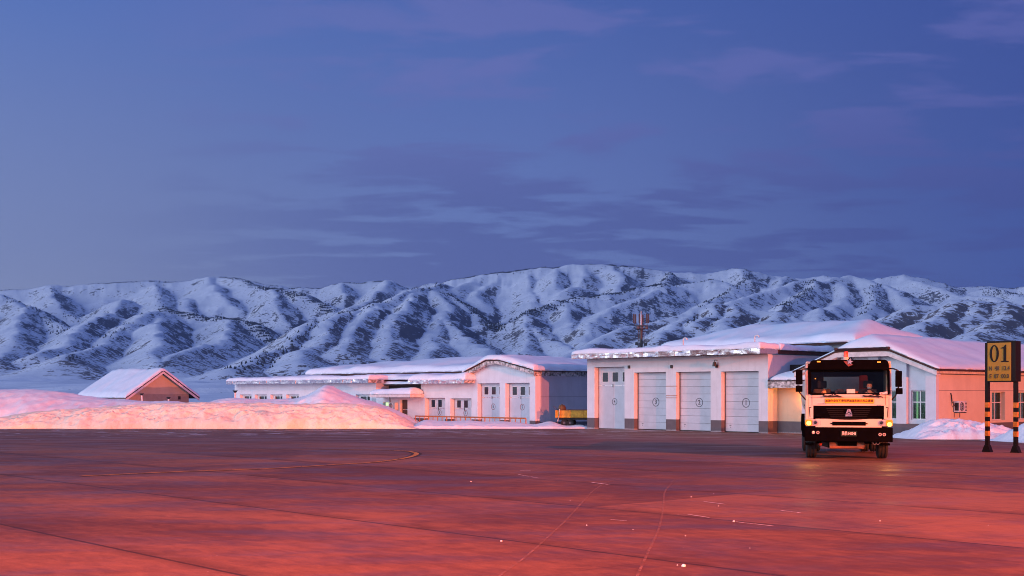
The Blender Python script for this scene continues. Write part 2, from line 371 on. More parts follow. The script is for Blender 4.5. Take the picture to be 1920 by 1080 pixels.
# ------------------------------------------------------------------ terrain with the mountains
CREST = [
 # far left massif skyline
 (5000, [(-1100,570),(-900,545),(-700,560),(-500,540),(-300,560),(-150,550),(0,547),(60,543),(100,541),(140,540),(190,536),(230,533),(300,530),(350,527),(400,521),(430,525),(480,534),(530,541),(560,543),(590,545),(640,533),(700,531),(740,530),(765,541),(800,560)]),
 # far centre and right skyline
 (4700, [(765,548),(800,535),(850,527),(900,519),(960,508),(1010,503),(1090,500),(1150,500),(1210,507),(1260,510),(1300,512),(1350,509),(1402,503),(1450,514),(1480,520),(1526,519),(1575,518),(1600,519),(1640,524),(1691,517),(1744,531),(1781,542),(1837,538),(1894,542),(1912,536),(1980,540),(2150,530),(2300,545),(2500,530),(2700,548),(2900,535),(3150,560)]),
]
RIDGES = [ # (px, py, distance) from high to low
 [(0,552,4300),(45,582,4000),(80,603,3700),(115,627,3400)],
 [(43,580,3900),(28,602,3500),(18,640,3000),(5,682,2500)], [(-60,570,3900),(-90,620,3300),(-110,680,2500)],
 [(100,541,5000),(110,560,4600),(120,585,4300),(150,602,4100)],
 [(230,558,4300),(200,585,3900),(150,612,3400),(118,637,3000),(88,664,2600)],
 [(300,530,5000),(290,548,4700),(302,573,4100),(262,592,3700),(216,625,3300),(188,642,3000),(160,660,2700),(118,683,2250)],
 [(302,573,4100),(360,591,4000),(417,597,3900),(460,603,3800),(500,630,3600),(530,653,3400)],
 [(417,597,3900),(422,620,3400),(398,640,3000),(365,657,2700),(318,684,2300)],
 [(287,600,3700),(284,628,3100),(298,655,2700),(304,688,2250)],
 [(345,560,4600),(350,583,4100)],
 [(400,521,5000),(392,545,4600),(420,566,4300),(445,580,4200)],
 [(425,526,4950),(500,542,4600),(550,555,4400),(600,570,4250),(613,590,4150)],
 [(500,542,4600),(508,575,4100),(535,610,3900)],
 [(560,556,4400),(575,600,4100)],
 [(640,536,4900),(640,560,4500),(612,592,4200)],[(735,531,4900),(700,560,4400),(640,585,4100)],
 # the big middle spur down to the left
 [(835,535,4500),(773,545,4000),(700,568,3500),(640,590,3100),(600,613,2800),(540,653,2350),(480,687,1950),(440,706,1750)],
 [(813,550,4100),(850,570,3700),(840,597,3300),(860,613,3000),(877,640,2700),(905,668,2350)],
 [(830,556,4100),(873,572,3900),(910,592,3600),(933,623,3300)],
 [(773,552,3900),(760,580,3300),(735,610,2900),(730,640,2500),(715,672,2150)],
 [(700,572,3400),(690,600,2950),(660,630,2550),(640,665,2100)],
 [(640,594,3000),(620,630,2500),(580,665,2100),(560,690,1850)],
 [(840,597,3300),(810,630,2800),(805,655,2450),(790,680,2150)],
 [(930,517,4700),(905,540,4500),(900,560,4300),(920,590,4000)],
 [(973,508,4700),(985,530,4500),(1000,550,4300),(1010,572,4000)],
 [(880,524,4700),(855,545,4400)],
 [(1040,502,4700),(1045,525,4400),(1035,545,4200)],
 [(1093,501,4700),(1100,517,4500),(1080,537,4300),(1050,552,4100)],
 [(1150,501,4700),(1160,525,4400),(1150,545,4200)],
 [(1260,512,4600),(1233,530,4300),(1200,542,4200),(1150,552,4050),(1120,554,4000),(1067,564,3900),(1017,576,3750),(990,579,3650),(950,597,3500),(913,608,3350)],
 [(1000,576,3700),(1003,592,3400),(997,613,3100),(980,632,2900),(962,655,2650)],
 [(1000,600,3300),(1030,624,3000),(1067,660,2600)],
 [(1067,566,3900),(1075,595,3500),(1090,620,3100)],
 [(1233,552,4000),(1193,560,3800),(1153,573,3600),(1133,590,3350),(1100,623,2950),(1085,650,2700)],
 [(1342,525,4300),(1312,522,4350),(1256,530,4300),(1233,545,4100)],
 [(1402,504,4700),(1395,525,4400),(1370,545,4200),(1345,560,4000),(1320,572,3800)],
 [(1477,520,4600),(1450,535,4300)],
 [(1597,520,4500),(1567,522,4400),(1519,533,4200),(1477,534,4150),(1432,551,3900),(1387,568,3650),(1361,581,3500)],
 [(1519,533,4200),(1500,560,3800),(1460,585,3400)],[(1567,524,4400),(1580,550,4000),(1560,575,3700),(1520,595,3300)],
 [(1597,521,4500),(1642,533,4300),(1684,551,4100),(1700,566,3900)],[(1642,533,4300),(1630,560,3900),(1610,590,3500)],
 [(1691,518,4700),(1720,535,4500),(1790,555,4300),(1860,560,4100)],[(1837,539,4600),(1880,556,4300),(1960,565,4000)],
 # near foothills
 [(1040,690,1700),(1100,652,1950),(1150,628,2150),(1207,608,2300),(1275,594,2400),(1324,585,2450),(1369,581,2500),(1417,585,2450),(1462,596,2350),(1522,606,2250),(1600,640,1900)],
 [(1275,594,2400),(1255,620,2050),(1230,650,1700)],[(1369,581,2500),(1350,610,2100),(1330,640,1750)],[(1324,585,2450),(1290,620,2000)],
 [(1440,592,2380),(1440,615,2000),(1425,645,1700)],
 [(1570,650,1800),(1631,603,2050),(1669,583,2150),(1706,573,2200),(1755,571,2200),(1789,565,2200),(1837,568,2200),(1894,564,2200),(1960,570,2200),(2100,560,2200),(2300,590,2100)],
 [(2300,600,3600),(2420,570,3300),(2560,585,3000),(2620,640,2500)],[(2700,560,4300),(2740,600,3600),(2800,650,2900)],[(2450,545,4600),(2460,580,4100)],
 [(-500,545,4900),(-480,590,4000),(-440,640,3100)],[(-300,565,4900),(-330,610,3900),(-280,660,2900)],[(-800,560,4800),(-760,620,3700)],
 [(1785,568,2200),(1765,592,1900),(1742,620,1600),(1725,650,1350)],[(1894,565,2200),(1870,600,1850),(1850,635,1500)],[(1837,570,2180),(1815,600,1850)],
]
for d, pts in CREST: RIDGES.append([(a, b, d) for a, b in pts])
def terrain():
    ncol, nrow = 1340, 540
    px = np.concatenate([np.linspace(-1100, -345, 110, endpoint=False), np.linspace(-330, 2250, 1100), np.linspace(2270, 3100, 130)]); Yd = 60*np.exp(np.linspace(0, 1, nrow)**.72*math.log(7000/60))
    PX, YY = np.meshgrid(px, Yd); XX = (PX-960)/FOC*YY
    # wandering of the ridge distance so that slopes break into gullies
    wx = (fbm(XX/420, YY/420, 4)-.5)*260; wy = (fbm(XX/420+40, YY/420+9, 4)-.5)*260
    gul = ridged(XX/330+3, YY/330, 5)
    fine = ridged(XX/90, YY/90+12, 4)
    X2 = XX+wx*.30; Y2 = YY+wy*.30
    far = YY > 900
    Xf, Yf = X2[far], Y2[far]; H = np.full(Xf.shape, -50.0)
    for r in RIDGES:
        q = [((a-960)/FOC*d, d, CAMZ+(HOR-b)/FOC*d) for a, b, d in r]
        for (x0, y0, z0), (x1, y1, z1) in zip(q, q[1:]):
            dx, dy = x1-x0, y1-y0; L2 = dx*dx+dy*dy
            t = np.clip(((Xf-x0)*dx+(Yf-y0)*dy)/L2, 0, 1)
            dist = np.hypot(Xf-x0-t*dx, Yf-y0-t*dy)
            rr_ = 13.0; h = z0+(z1-z0)*t - (np.sqrt(dist*dist+rr_*rr_)-rr_)*(.54-.14*np.clip(dist/800, 0, 1))
            H = np.maximum(H, h)
    Z = gza(YY)-.06
    valley = np.where(YY > 700, (YY-700)*.016, 0)+np.where(YY > 120, (fbm(XX/200, YY/200, 4)-.5)*np.clip((YY-120)/1200, 0, 1)*28, 0)
    Z = Z+valley
    Hf = np.full(YY.shape, -50.0); Hf[far] = H
    body = np.clip((Hf-Z)/120, 0, 1)
    g2 = ridged(XX/610+9, YY/540+4, 4)
    dd = Hf+body*((gul-.62)*26+(g2-.6)*42+(fine-.6)*14)
    k = 26.0
    Z = np.where(far, k*np.logaddexp(np.clip(dd/k, -40, 60), np.clip(Z/k, -40, 60))-k*.0, Z)
    me = bpy.data.meshes.new('terrain')
    co = np.stack([XX, YY, Z], -1).reshape(-1, 3).astype(np.float32)
    idx = np.arange(ncol*nrow).reshape(nrow, ncol)
    q = np.stack([idx[:-1, :-1], idx[:-1, 1:], idx[1:, 1:], idx[1:, :-1]], -1).reshape(-1, 4)
    me.vertices.add(len(co)); me.vertices.foreach_set('co', co.ravel())
    me.loops.add(q.size); me.loops.foreach_set('vertex_index', q.ravel().astype(np.int32))
    me.polygons.add(len(q)); me.polygons.foreach_set('loop_start', np.arange(0, q.size, 4, dtype=np.int32))
    me.update(); me.validate()
    o = link('mountains', me, M['mountain'], smooth=True); tag(o, kind='structure')
    return px, Yd, Z
TPX, TYD, TZ = terrain()
def tz(X, Y):
    px = 960+X/Y*FOC; i = int(np.clip(np.searchsorted(TPX, px), 1, len(TPX)-1)); j = int(np.clip(np.searchsorted(TYD, Y), 1, len(TYD)-1))
    return float(TZ[j, i]+TZ[j-1, i-1]+TZ[j-1, i]+TZ[j, i-1])/4

def woods():
    """far conifers along the ridges, one mass"""
    rnd = random.Random(5); vs = []; fs = []
    lines = [(3,110),(6,330),(11,330),(16,60),(18,240),(29,420),(34,110),(35,170),(38,360),(41,190),(43,80),(52,200),(47,60),(0,120),(5,40),(len(RIDGES)-1,700),(len(RIDGES)-2,330)]
    for li, n in lines:
        r = RIDGES[li]; seg = list(zip(r, r[1:]))
        clump = [rnd.random() for _ in range(40)]
        for _ in range(int(n*9*min(1, abs(r[-1][0]-r[0][0])/260))):
            s = rnd.random()*len(seg)
            if clump[int(s/len(seg)*39.9)] < .30: continue
            (a0, b0, d0), (a1, b1, d1) = seg[int(s)]; t = s-int(s)
            a = a0+(a1-a0)*t; d = d0+(d1-d0)*t; X = (a-960)/FOC*d+rnd.gauss(6, 13); Y = d+rnd.gauss(0, 13)
            if not(-320 < 960+X/Y*FOC < 2250): continue
            h = rnd.uniform(3.0, 7.0); w_ = h*rnd.uniform(.26, .46); z0 = tz(X, Y)-1.5; b = len(vs)
            for k in range(5):
                th = k*1.2566+rnd.random(); vs.append((X+w_*math.cos(th), Y+w_*math.sin(th), z0+h*.12))
            vs.append((X, Y, z0+h)); vs.append((X, Y, z0))
            for k in range(5): fs.append((b+k, b+(k+1) % 5, b+5)); fs.append((b+(k+1) % 5, b+k, b+6))
    me = bpy.data.meshes.new('far_conifers'); me.from_pydata(vs, [], fs)
    o = link('far_conifers', me, simple('conifer', (.030, .034, .040), .9, var=.3, scale=.05))
    tag(o, 'dark far-off conifers strung along the snowy mountain ridges', 'trees', kind='stuff')
woods()

# ------------------------------------------------------------------ apron, markings
ys = [-70, -30, 0, 10]+lin(14, 82, 60)
mb = MB(); xs = lin(-150, 150, 60)
top = mb.grid(xs, ys, lambda a, b: gz(b)); bot = [[mb.bm.verts.new((v.co.x, v.co.y, v.co.z-.12)) for v in top[-1]]]
for i in range(len(xs)-1): mb.bm.faces.new((top[-1][i], top[-1][i+1], bot[0][i+1], bot[0][i]))
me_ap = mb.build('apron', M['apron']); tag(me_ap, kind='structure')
def gp(px, py):
    """pixel on the ground -> world"""
    k = (px-960)/FOC; Y = 30.0
    for _ in range(40): Y = .5*Y+.5*(CAMZ-gz(Y))*FOC/(py-HOR)
    return Vector((k*Y, Y, gz(Y)))
def smoothpath(pts, n=12):
    out = []
    P_ = [pts[0]]+list(pts)+[pts[-1]]
    for i in range(1, len(P_)-2):
        for j in range(n):
            t = j/n; a, b, c, d = P_[i-1], P_[i], P_[i+1], P_[i+2]
            out.append(.5*((2*b)+(-a+c)*t+(2*a-5*b+4*c-d)*t*t+(-a+3*b-3*c+d)*t**3))
    out.append(P_[-2]); return out
def ribbon(name, pts, wd, mat, dz, parent=None):
    mb = MB(); rows = []
    for i, p in enumerate(pts):
        t = (pts[min(i+1, len(pts)-1)]-pts[max(i-1, 0)]); t.z = 0; t.normalize(); n = Vector((-t.y, t.x, 0))
        a = p+n*wd/2; b = p-n*wd/2
        rows.append([mb.bm.verts.new((q.x, q.y, gz(q.y)+dz)) for q in (a, b)])
    for A, B in zip(rows, rows[1:]): mb.bm.faces.new((A[0], A[1], B[1], B[0]))
    return mb.build(name, mat, parent)
def worn(name, col, lo=.42, hi=.6, scale=3):
    m, k, b, o = new_mat(name); oc = k.add('ShaderNodeTexCoord').outputs['Object']
    n = k.noise(oc, scale, 5, .7); k.put(b.inputs['Base Color'], col); b.inputs['Roughness'].default_value = .8; k.put(b.inputs['Alpha'], k.ramp(n, lo, hi)); return m
curve = smoothpath([gp(150,893), gp(330,885), gp(500,879), gp(620,872), gp(700,867), gp(748,861), gp(772,856), gp(781,851), gp(772,847.5), gp(752,845.5), gp(700,843.6), gp(600,842.5)])
tag(ribbon('taxi_line_border', curve, .34, worn('line_black', (.018,.016,.016), .35, .55), .004), kind='structure')
tag(ribbon('taxi_line', curve, .15, worn('line_yellow', (.44,.20,.035), .34, .50), .008), kind='structure')
wl = worn('line_white', (.40,.38,.40), .45, .6, 1.2)
for nm, pts, wd in (('edge_line', [gp(0,843), gp(120,842.6), gp(260,841.8), gp(420,841)], .10), ('edge_line', [gp(270,836), gp(420,835), gp(560,834.5)], .10)):
    tag(ribbon(nm, smoothpath(pts, 6), wd, wl, .005), kind='structure')
trk = worn('tyre_track', (.26,.15,.12), .35, .75, 6)
for pts in ([gp(1268,898), gp(1247,922), gp(1244,950), gp(1236,990), gp(1218,1030), gp(1196,1078), gp(1180,1120)], [gp(1160,896), gp(1120,915), gp(1096,938), gp(1062,975), gp(1030,1005), gp(985,1045), gp(930,1085)]):
    tag(ribbon('tyre_track', smoothpath(pts, 8), .032, trk, .005), kind='structure')
scr = worn('snow_streak', (.62,.60,.62), .40, .5, 4)
for a, b, c, d, e in ((1110,905,1142,909,.05),(1320,941,1360,946,.03),(1465,958,1500,962,.05),(1270,966,1278,966,.05),(1290,965,1330,971,.03),(1380,979,1450,987,.03),(975,883,995,883,.06),(1145,975,1175,977,.03),(960,835,1000,835,.2),(972,890,1010,897,.03)):
    tag(ribbon('snow_streak', [gp(a,b), (gp(a,b)+gp(c,d))/2, gp(c,d)], e, scr, .006), kind='structure')

# ------------------------------------------------------------------ buildings: a frame per corner
class Frame:
    def __init__(s, px, Y, z0=None):
        s.C = Vector(((px-960)/FOC*Y, Y, 0)); s.z0 = gz(Y) if z0 is None else z0
    def fx(s, px, y=0):        # local x where the pixel column meets the plane y
        k = (px-960)/FOC; O = s.C+EY*y; return (k*O.y-O.x)/(EX.x-k*EX.y)
    def sy(s, px, x=0):        # local y where the pixel column meets the plane x
        k = (px-960)/FOC; O = s.C+EX*x; return (k*O.y-O.x)/(EY.x-k*EY.y)
    def z(s, px, py, y=0):     # local z of a pixel on plane y
        p = s.C+EX*s.fx(px, y)+EY*y; return CAMZ+(HOR-py)/FOC*p.y-s.z0
    def zs(s, px, py, x=0):
        p = s.C+EX*x+EY*s.sy(px, x); return CAMZ+(HOR-py)/FOC*p.y-s.z0
    def root(s, name, label, cat): return empty(name, (s.C.x, s.C.y, s.z0), ROT, label, cat)
def roof_slab(x0, x1, y0, y1, zf, th=.14, nx=24, ny=16, name='roof', mat=None, parent=None, extra_x=(), extra_y=()):
    xs = sorted(set(lin(x0, x1, nx)+list(extra_x))); ys = sorted(set(lin(y0, y1, ny)+list(extra_y)))
    mb = MB(); A = mb.grid(xs, ys, zf); B = mb.grid(xs, ys, lambda a, b: zf(a, b)-th)
    def skirt(ra, rb):
        for i in range(len(ra)-1): mb.bm.faces.new((ra[i], ra[i+1], rb[i+1], rb[i]))
    skirt(A[0], B[0]); skirt(A[-1], B[-1]); skirt([r[0] for r in A], [r[0] for r in B]); skirt([r[-1] for r in A], [r[-1] for r in B])
    return mb.build(name, mat or M['eave_dark'], parent)
def snow_sheet(x0, x1, y0, y1, zf, T, Rr=.5, parent=None, name='snow_cover', step=.35, seed=0, amp=.07, ragged=.05):
    """thick settled snow with rounded, slightly ragged edges"""
    nx = max(6, int((x1-x0)/step)); ny = max(5, int((y1-y0)/step))
    def sp(a, b, n):   # denser sampling at the rims
        L = b-a; e = min(Rr*1.3, L*.3); base = [a, a+.03*e, a+.10*e, a+.22*e, a+.4*e, a+.65*e]
        return base+lin(a+e, b-e, n)+[b-.65*e, b-.4*e, b-.22*e, b-.10*e, b-.03*e, b]
    xs = sp(x0, x1, nx); ys = sp(y0, y1, ny); mb = MB(); top = []; bot = []
    X, Y = np.meshgrid(xs, ys)
    rg = (fbm(X*2.3+seed, Y*2.3+seed*3, 3)-.5)*ragged*2
    D = np.minimum(np.minimum(X-x0, x1-X), np.minimum(Y-y0, y1-Y)); q = np.clip(D/Rr, 0, 1)
    Th = T*np.sqrt(np.maximum(0, 1-(1-q)**2))*(1+(fbm(X*.3+seed*7, Y*.3, 3)-.5)*.9)+(fbm(X*1.1+seed, Y*1.1+9, 3)-.5)*amp*2*q
    Xo = X+rg*np.where((X-x0 < .02) | (x1-X < .02), 1, 0); Yo = Y+rg*np.where((Y-y0 < .02) | (y1-Y < .02), 1, 0)
    for j in range(len(ys)):
        top.append([mb.bm.verts.new((Xo[j,i], Yo[j,i], zf(xs[i], ys[j])+max(.02, Th[j,i])-(.05 if (D[j,i] < 1e-6) else 0))) for i in range(len(xs))])
        bot.append([mb.bm.verts.new((xs[i], ys[j], zf(xs[i], ys[j])+.004)) for i in range(len(xs))] if j in (0, len(ys)-1) else [mb.bm.verts.new((xs[0], ys[j], zf(xs[0], ys[j])+.004)), mb.bm.verts.new((xs[-1], ys[j], zf(xs[-1], ys[j])+.004))])
    n, m = len(ys), len(xs)
    for j in range(n-1):
        for i in range(m-1): mb.bm.faces.new((top[j][i], top[j][i+1], top[j+1][i+1], top[j+1][i]))
    for i in range(m-1):
        mb.bm.faces.new((top[0][i], bot[0][i], bot[0][i+1], top[0][i+1])); mb.bm.faces.new((top[-1][i], top[-1][i+1], bot[-1][i+1], bot[-1][i]))
    for j in range(n-1):
        mb.bm.faces.new((top[j][0], top[j+1][0], bot[j+1][0], bot[j][0])); mb.bm.faces.new((top[j][-1], bot[j][-1], bot[j+1][-1], top[j+1][-1]))
    return mb.build(name, M['snow'], parent, smooth=True)
def hip(x0, x1, y0, y1, ze, sl, left=True, right=True, cap=99, rs=1.0):
    def f(x, y):
        d = [y-y0, y1-y, cap]
        if left: d.append(x-x0)
        if right: d.append((x1-x)*rs)
        return ze+sl*max(0, min(d))
    return f
def crumple_fascia(x0, x1, y, z0, z1, parent, panel=1.25, seed=1, name='metal_fascia', th=.03):
    """dented sheet-metal panels along an eave"""
    rnd = random.Random(seed); n = max(1, round((x1-x0)/panel)); mb = MB(); w_ = (x1-x0)/n
    for p in range(n):
        a = x0+p*w_+.006; b = x0+(p+1)*w_-.006; cols = lin(a, b, 7); rows = lin(z0, z1, 4)
        ph = rnd.random()*9; k0 = rnd.uniform(-.05, .05); tilt = rnd.uniform(-.03, .10)
        g_ = [[mb.bm.verts.new((cx_, y-th-(.075*(fb(cx_*1.9+ph, cz*4.5+ph, 2)-.5)*2*math.sin(math.pi*i/7 if 0 < i < 7 else 0)) - tilt*(cz-z0)/(z1-z0)*.6 + k0*(i/7-.5)*.6, cz + (rnd.uniform(-.012,.012) if j in (0,4) else 0))) for i, cx_ in enumerate(cols)] for j, cz in enumerate(rows)]
        for j in range(4):
            for i in range(7): mb.bm.faces.new((g_[j][i], g_[j][i+1], g_[j+1][i+1], g_[j+1][i]))
    o = mb.build(name, M['sheet'], parent)
    md = o.modifiers.new('thick', 'SOLIDIFY'); md.thickness = .012; md.offset = 1
    return o
def text_mesh(txt, size, mat, parent, loc, name='lettering', extr=.004, align='CENTER', sx=1.0, rot=(R(90), 0, 0), bold=0.0):
    cu = bpy.data.curves.new(name, 'FONT'); cu.body = txt; cu.size = size; cu.extrude = extr; cu.align_x = align; cu.align_y = 'CENTER'; cu.offset = bold
    cu.resolution_u = 3
    t = bpy.data.objects.new('tmp', cu); COL.objects.link(t); bpy.context.view_layer.update()
    me = bpy.data.meshes.new_from_object(t.evaluated_get(bpy.context.evaluated_depsgraph_get())); bpy.data.objects.remove(t)
    me.name = name; me.materials.clear(); o = link(name, me, mat, parent); o.location = loc; o.rotation_euler = rot; o.scale = (sx, 1, 1)
    return o
def ring_mesh(c, r0, r1, y0, y1, n=32, sx=1.0):
    mb = MB(); rows = []
    for r, yy in ((r0, y0), (r1, y0), (r1, y1), (r0, y1)):
        rows.append([mb.bm.verts.new((c[0]+sx*r*math.cos(2*math.pi*k/n), yy, c[1]+r*math.sin(2*math.pi*k/n))) for k in range(n)])
    for a in range(4):
        A, B = rows[a], rows[(a+1) % 4]
        for k in range(n): mb.bm.faces.new((A[k], A[(k+1)%n], B[(k+1)%n], B[k]))
    return mb
M['num_grey'] = simple('num_grey', (.10, .10, .12), .7); M['num_red'] = simple('num_red', (.28, .07, .06), .7)
M['bottom_rubber'] = M['rubber']
def sectional_door(root, x0, x1, z1, yd, number):
    d = MB().box(x0, x1, yd+.03, yd+.06, .0, z1).build('door', M['frame'], root)
    mb = MB(); n = 8; h = (z1-.06)/n; 
    for i in range(n):
        zz = .05+i*h; mb.box(x0+.05, x1-.03, yd-.012, yd+.028, zz+.006, zz+h-.006, .008)
    p = mb.build('panels', M['door'], d)
    MB().box(x0+.03, x1-.03, yd-.016, yd+.02, .0, .045).build('bottom_seal', M['rubber'], d)
    MB().box(x0-.0, x0+.05, yd-.05, yd+.03, 0, z1).build('guide_rail', M['frame'], d)
    xc = x0+(x1-x0)*.57; zc = z1*.485
    ring_mesh((xc, zc), .245, .285, yd-.02, yd-.010).build('number_ring', M['num_grey'], d)
    text_mesh(number, .42, M['num_grey'], d, (xc, yd-.016, zc), 'door_number', sx=.95, bold=.008)
    MB().box(x1-.16, x1-.03, yd-.06, yd-.013, .14, .34, .01).build('lock_box', M['black'], d)
    MB().box(x0+.34, x0+.48, yd-.018, yd-.011, .40, .44).build('maker_plate', M['num_grey'], d); MB().box(x0+.39, x0+.42, yd-.018, yd-.011, .27, .33).build('keyhole_plate', M['num_grey'], d)
    return d
def swing_gate(root, x0, x1, z1, yd, number=None, red=True, zt=.70, panes=3, faded=False):
    """tall double-leaf gate with a row of small panes above a rail"""
    d = MB().box(x0, x1, yd+.03, yd+.06, .0, z1).build('door', M['frame'], root)
    zr = z1*zt; mb = MB(); xm = (x0+x1)/2
    mb.box(x0+.05, xm-.006, yd-.01, yd+.028, .03, zr-.03, .006); mb.box(xm+.006, x1-.02, yd-.01, yd+.028, .03, zr-.03, .006); mb.box(x0+.05, x1-.02, yd-.01, yd+.028, zr+.03, z1-.02, .006)
    mb.build('leaf', M['door'], d)
    MB().box(x0+.04, x1-.02, yd-.022, yd+.02, zr-.028, zr+.028).build('rail', M['sheet'], d)
    MB().box(xm-.02, xm+.02, yd-.05, yd-.012, zr-.11, zr+.10).build('bolt', M['frame'], d)
    s = min(.34*(x1-x0)/3, (z1-zr)*.40); zc = zr+(z1-zr)*.46
    for i in range(panes):
        xc = x0+(x1-x0)*(.24+.335*i)
        wf = MB()
        for a, b, c, e in ((-s-.05,s+.05,s,s+.05),(-s-.05,s+.05,-s-.05,-s),(-s-.05,-s,-s,s),(s,s+.05,-s,s)): wf.box(xc+a*.8, min(xc+b*.8, x1-.01), yd-.022, yd-.011, zc+c, zc+e)
        w_ = wf.build('window', M['pvc'], d)
        MB().box(xc-s*.8, min(xc+s*.8, x1-.012), yd-.016, yd-.0105, zc-s, zc+s).build('pane', M['glass'], w_)
    if number:
        zc = z1*.44; xc = x0+(x1-x0)*.55; r = .23
        ring_mesh((xc, zc), r*.86, r, yd-.02, yd-.011).build('number_ring', M['num_red' if red else 'num_grey'], d)
        text_mesh(number, .34, M['num_grey'], d, (xc, yd-.016, zc), 'door_number', sx=.8, bold=.004)
    return d
def casement(root, x0, x1, z0, z1, yd, M_=None, cols=2, rows=(.62,), lit=None, curtain=None):
    """white plastic window: frame, mullions and glass; M_ places it on another wall"""
    T = M_ or Matrix.Identity(4); f = .05; fr = MB()
    for a, b, c, e in ((x0,x1,z1-f,z1),(x0,x1,z0,z0+f),(x0,x0+f,z0+f,z1-f),(x1-f,x1,z0+f,z1-f)): fr.box(a, b, yd, yd+.06, c, e, M=T)
    for i in range(1, cols):
        xc = x0+(x1-x0)*i/cols; fr.box(xc-.03, xc+.03, yd+.004, yd+.056, z0+f, z1-f, M=T)
    for r in rows:
        zc = z0+(z1-z0)*r; 
        ed = [x0+f]+[x0+(x1-x0)*i/cols for i in range(1, cols)]+[x1-f]
        for i in range(cols): fr.box(ed[i]+(.03 if i else 0), ed[i+1]-(.03 if i < cols-1 else 0), yd+.002, yd+.058, zc-.025, zc+.025, M=T)
    w_ = fr.build('window', M['pvc'], root)
    MB().box(x0+.02, x1-.02, yd+.03, yd+.038, z0+.02, z1-.02, M=T).build('pane', M['win_glass'], w_)
    MB().box(x0-.3, x1+.3, yd+.7, yd+.72, z0-.3, z1+.2, M=T).build('curtain', M['curtain'], w_)
    for a, b in (lit or []):
        MB().box(x0+(x1-x0)*a, x0+(x1-x0)*b, yd+.20, yd+.22, z0+.05, z1-.05, M=T).build('lamp_tube', M['tube_lit'], w_)
    MB().box(x0-.06, x1+.06, yd-.10, yd+.0, z0-.05, z0-.002, M=T).build('sill', M['fascia'], w_)
    return w_
def win_glass():
    m, k, b, o = new_mat('window_glass'); t = k.add('ShaderNodeBsdfTransparent'); t.inputs[0].default_value = (.45, .62, .55, 1)
    gl = k.add('ShaderNodeBsdfGlossy'); gl.inputs['Roughness'].default_value = .03; gl.inputs['Color'].default_value = (.8, .9, .9, 1)
    fr = k.add('ShaderNodeFresnel'); fr.inputs[0].default_value = 1.5
    mx = k.add('ShaderNodeMixShader'); k.l.new(k.math('ADD', fr.outputs[0], .04), mx.inputs[0]); k.l.new(t.outputs[0], mx.inputs[1]); k.l.new(gl.outputs[0], mx.inputs[2]); k.l.new(mx.outputs[0], o.inputs[0])
    return m
M['win_glass'] = win_glass(); M['curtain'] = simple('curtain', (.22, .34, .30), .9, var=.3, scale=2); M['tube_lit'] = emit('tube_lit', (.78, 1, .55), .9)
M['tube_warm'] = emit('tube_warm', (.75, 1, .45), .9)

PL = (.125, .115, .13)
# ---- G1: the garage with the numbered doors
G = Frame(1440, 72, -.43)
gr = G.root('garage_building', 'white flat-canopied garage with doors numbered 1 to 3 in the middle of the photo', 'building')
xl = G.fx(1101); H1 = (G.z(1440, 666)+G.z(1101, 671.5))/2; D1 = 6.0
M['g_wall'] = plaster('garage_wall', (.63, .68, .74), PL, G.z(1440, 789.7)-.0, .15)
ops = [(G.fx(1114.7), G.fx(1171), G.z(1142, 688)), (G.fx(1189), G.fx(1248.7), G.z(1219, 698)), (G.fx(1267.6), G.fx(1332.5), G.z(1300, 697)), (G.fx(1352.4), G.fx(1422.4), G.z(1387, 696))]
xs = [xl, 0]+[a for o in ops for a in o[:2]]; zs = [-.1, H1]+[o[2] for o in ops]
mb = MB().wall(xs, zs, lambda a, b: not any(o[0] < a < o[1] and b < o[2] for o in ops), 0, .50)
mb.box(-.35, 0, .502, D1, -.1, H1); mb.box(xl, xl+.35, .502, D1, -.1, H1); mb.box(xl+.352, -.352, D1-.3, D1, -.1, H1)
mb.build('wall', M['g_wall'], gr)
swing_gate(gr, ops[0][0], ops[0][1], ops[0][2], .38, '4', red=False)
for o, nm in zip(ops[1:], '321'): sectional_door(gr, o[0], o[1], o[2], .38, nm)
M['beam_line'] = simple('beam_line', (.3, .12, .06), .8)
for zz in (G.z(1260, 724), G.z(1260, 742), G.z(1260, 746)): MB().box(ops[1][1]+.01, ops[2][0]+.12, -.012, -.002, zz-.018, zz+.018).build('wall_bar', M['beam_line'], gr)
for px, py in ((1180, 688), (1260, 687.5), (1344.6, 686.5)):
    a = G.fx(px); zz = G.z(px, py); MB().box(a-.07, a+.07, -.10, -.002, zz-.10, zz+.10, .015).build('wall_bracket', M['black'], gr)
a = G.fx(1344.5); mb = MB(); zz = G.z(1344.5, 679); mb.cyl((a, -.25, zz), (a, -.25, zz-.26), .10, .13); mb.ring([(a, -.004, zz+.12), (a, -.25, zz+.12), (a, -.25, zz)], .02, 8); mb.build('wall_lamp', M['black'], gr)
# canopy and roof
ov, ev = 1.15, .27
zc0, zc1 = H1+.02, H1+.28
MB().box(xl-ev-.05, ev, -ov, .55, zc0, zc1-.01).build('canopy', M['porch_beam'], gr)
crumple_fascia(xl-ev-.05, ev, -ov-.005, zc0-.03, zc1+.02, gr, 1.3, 4)
M['shaded_metal'] = simple('shaded_metal', (.30, .34, .42), .45, .5, .1)  # fascia metal in a darker blue, shade of its side return put into the colour
MB().box(ev+.003, ev+.025, -ov-.01, .60, zc0-.02, zc1+.02).build('side_flashing', M['shaded_metal'], gr)
MB().box(xl-.1, .30, .56, D1+.4, H1+.02, H1+.24).build('roof', M['eave_dark'], gr)
def zg(a, b): return zc1+.01
snow_sheet(xl-ev-.1, ev+.02, -ov-.02, .9, zg, .30, .30, gr, seed=1)
snow_sheet(xl-.15, .42, .7, D1+.5, lambda a, b: H1+.26, .38, .35, gr, seed=2)
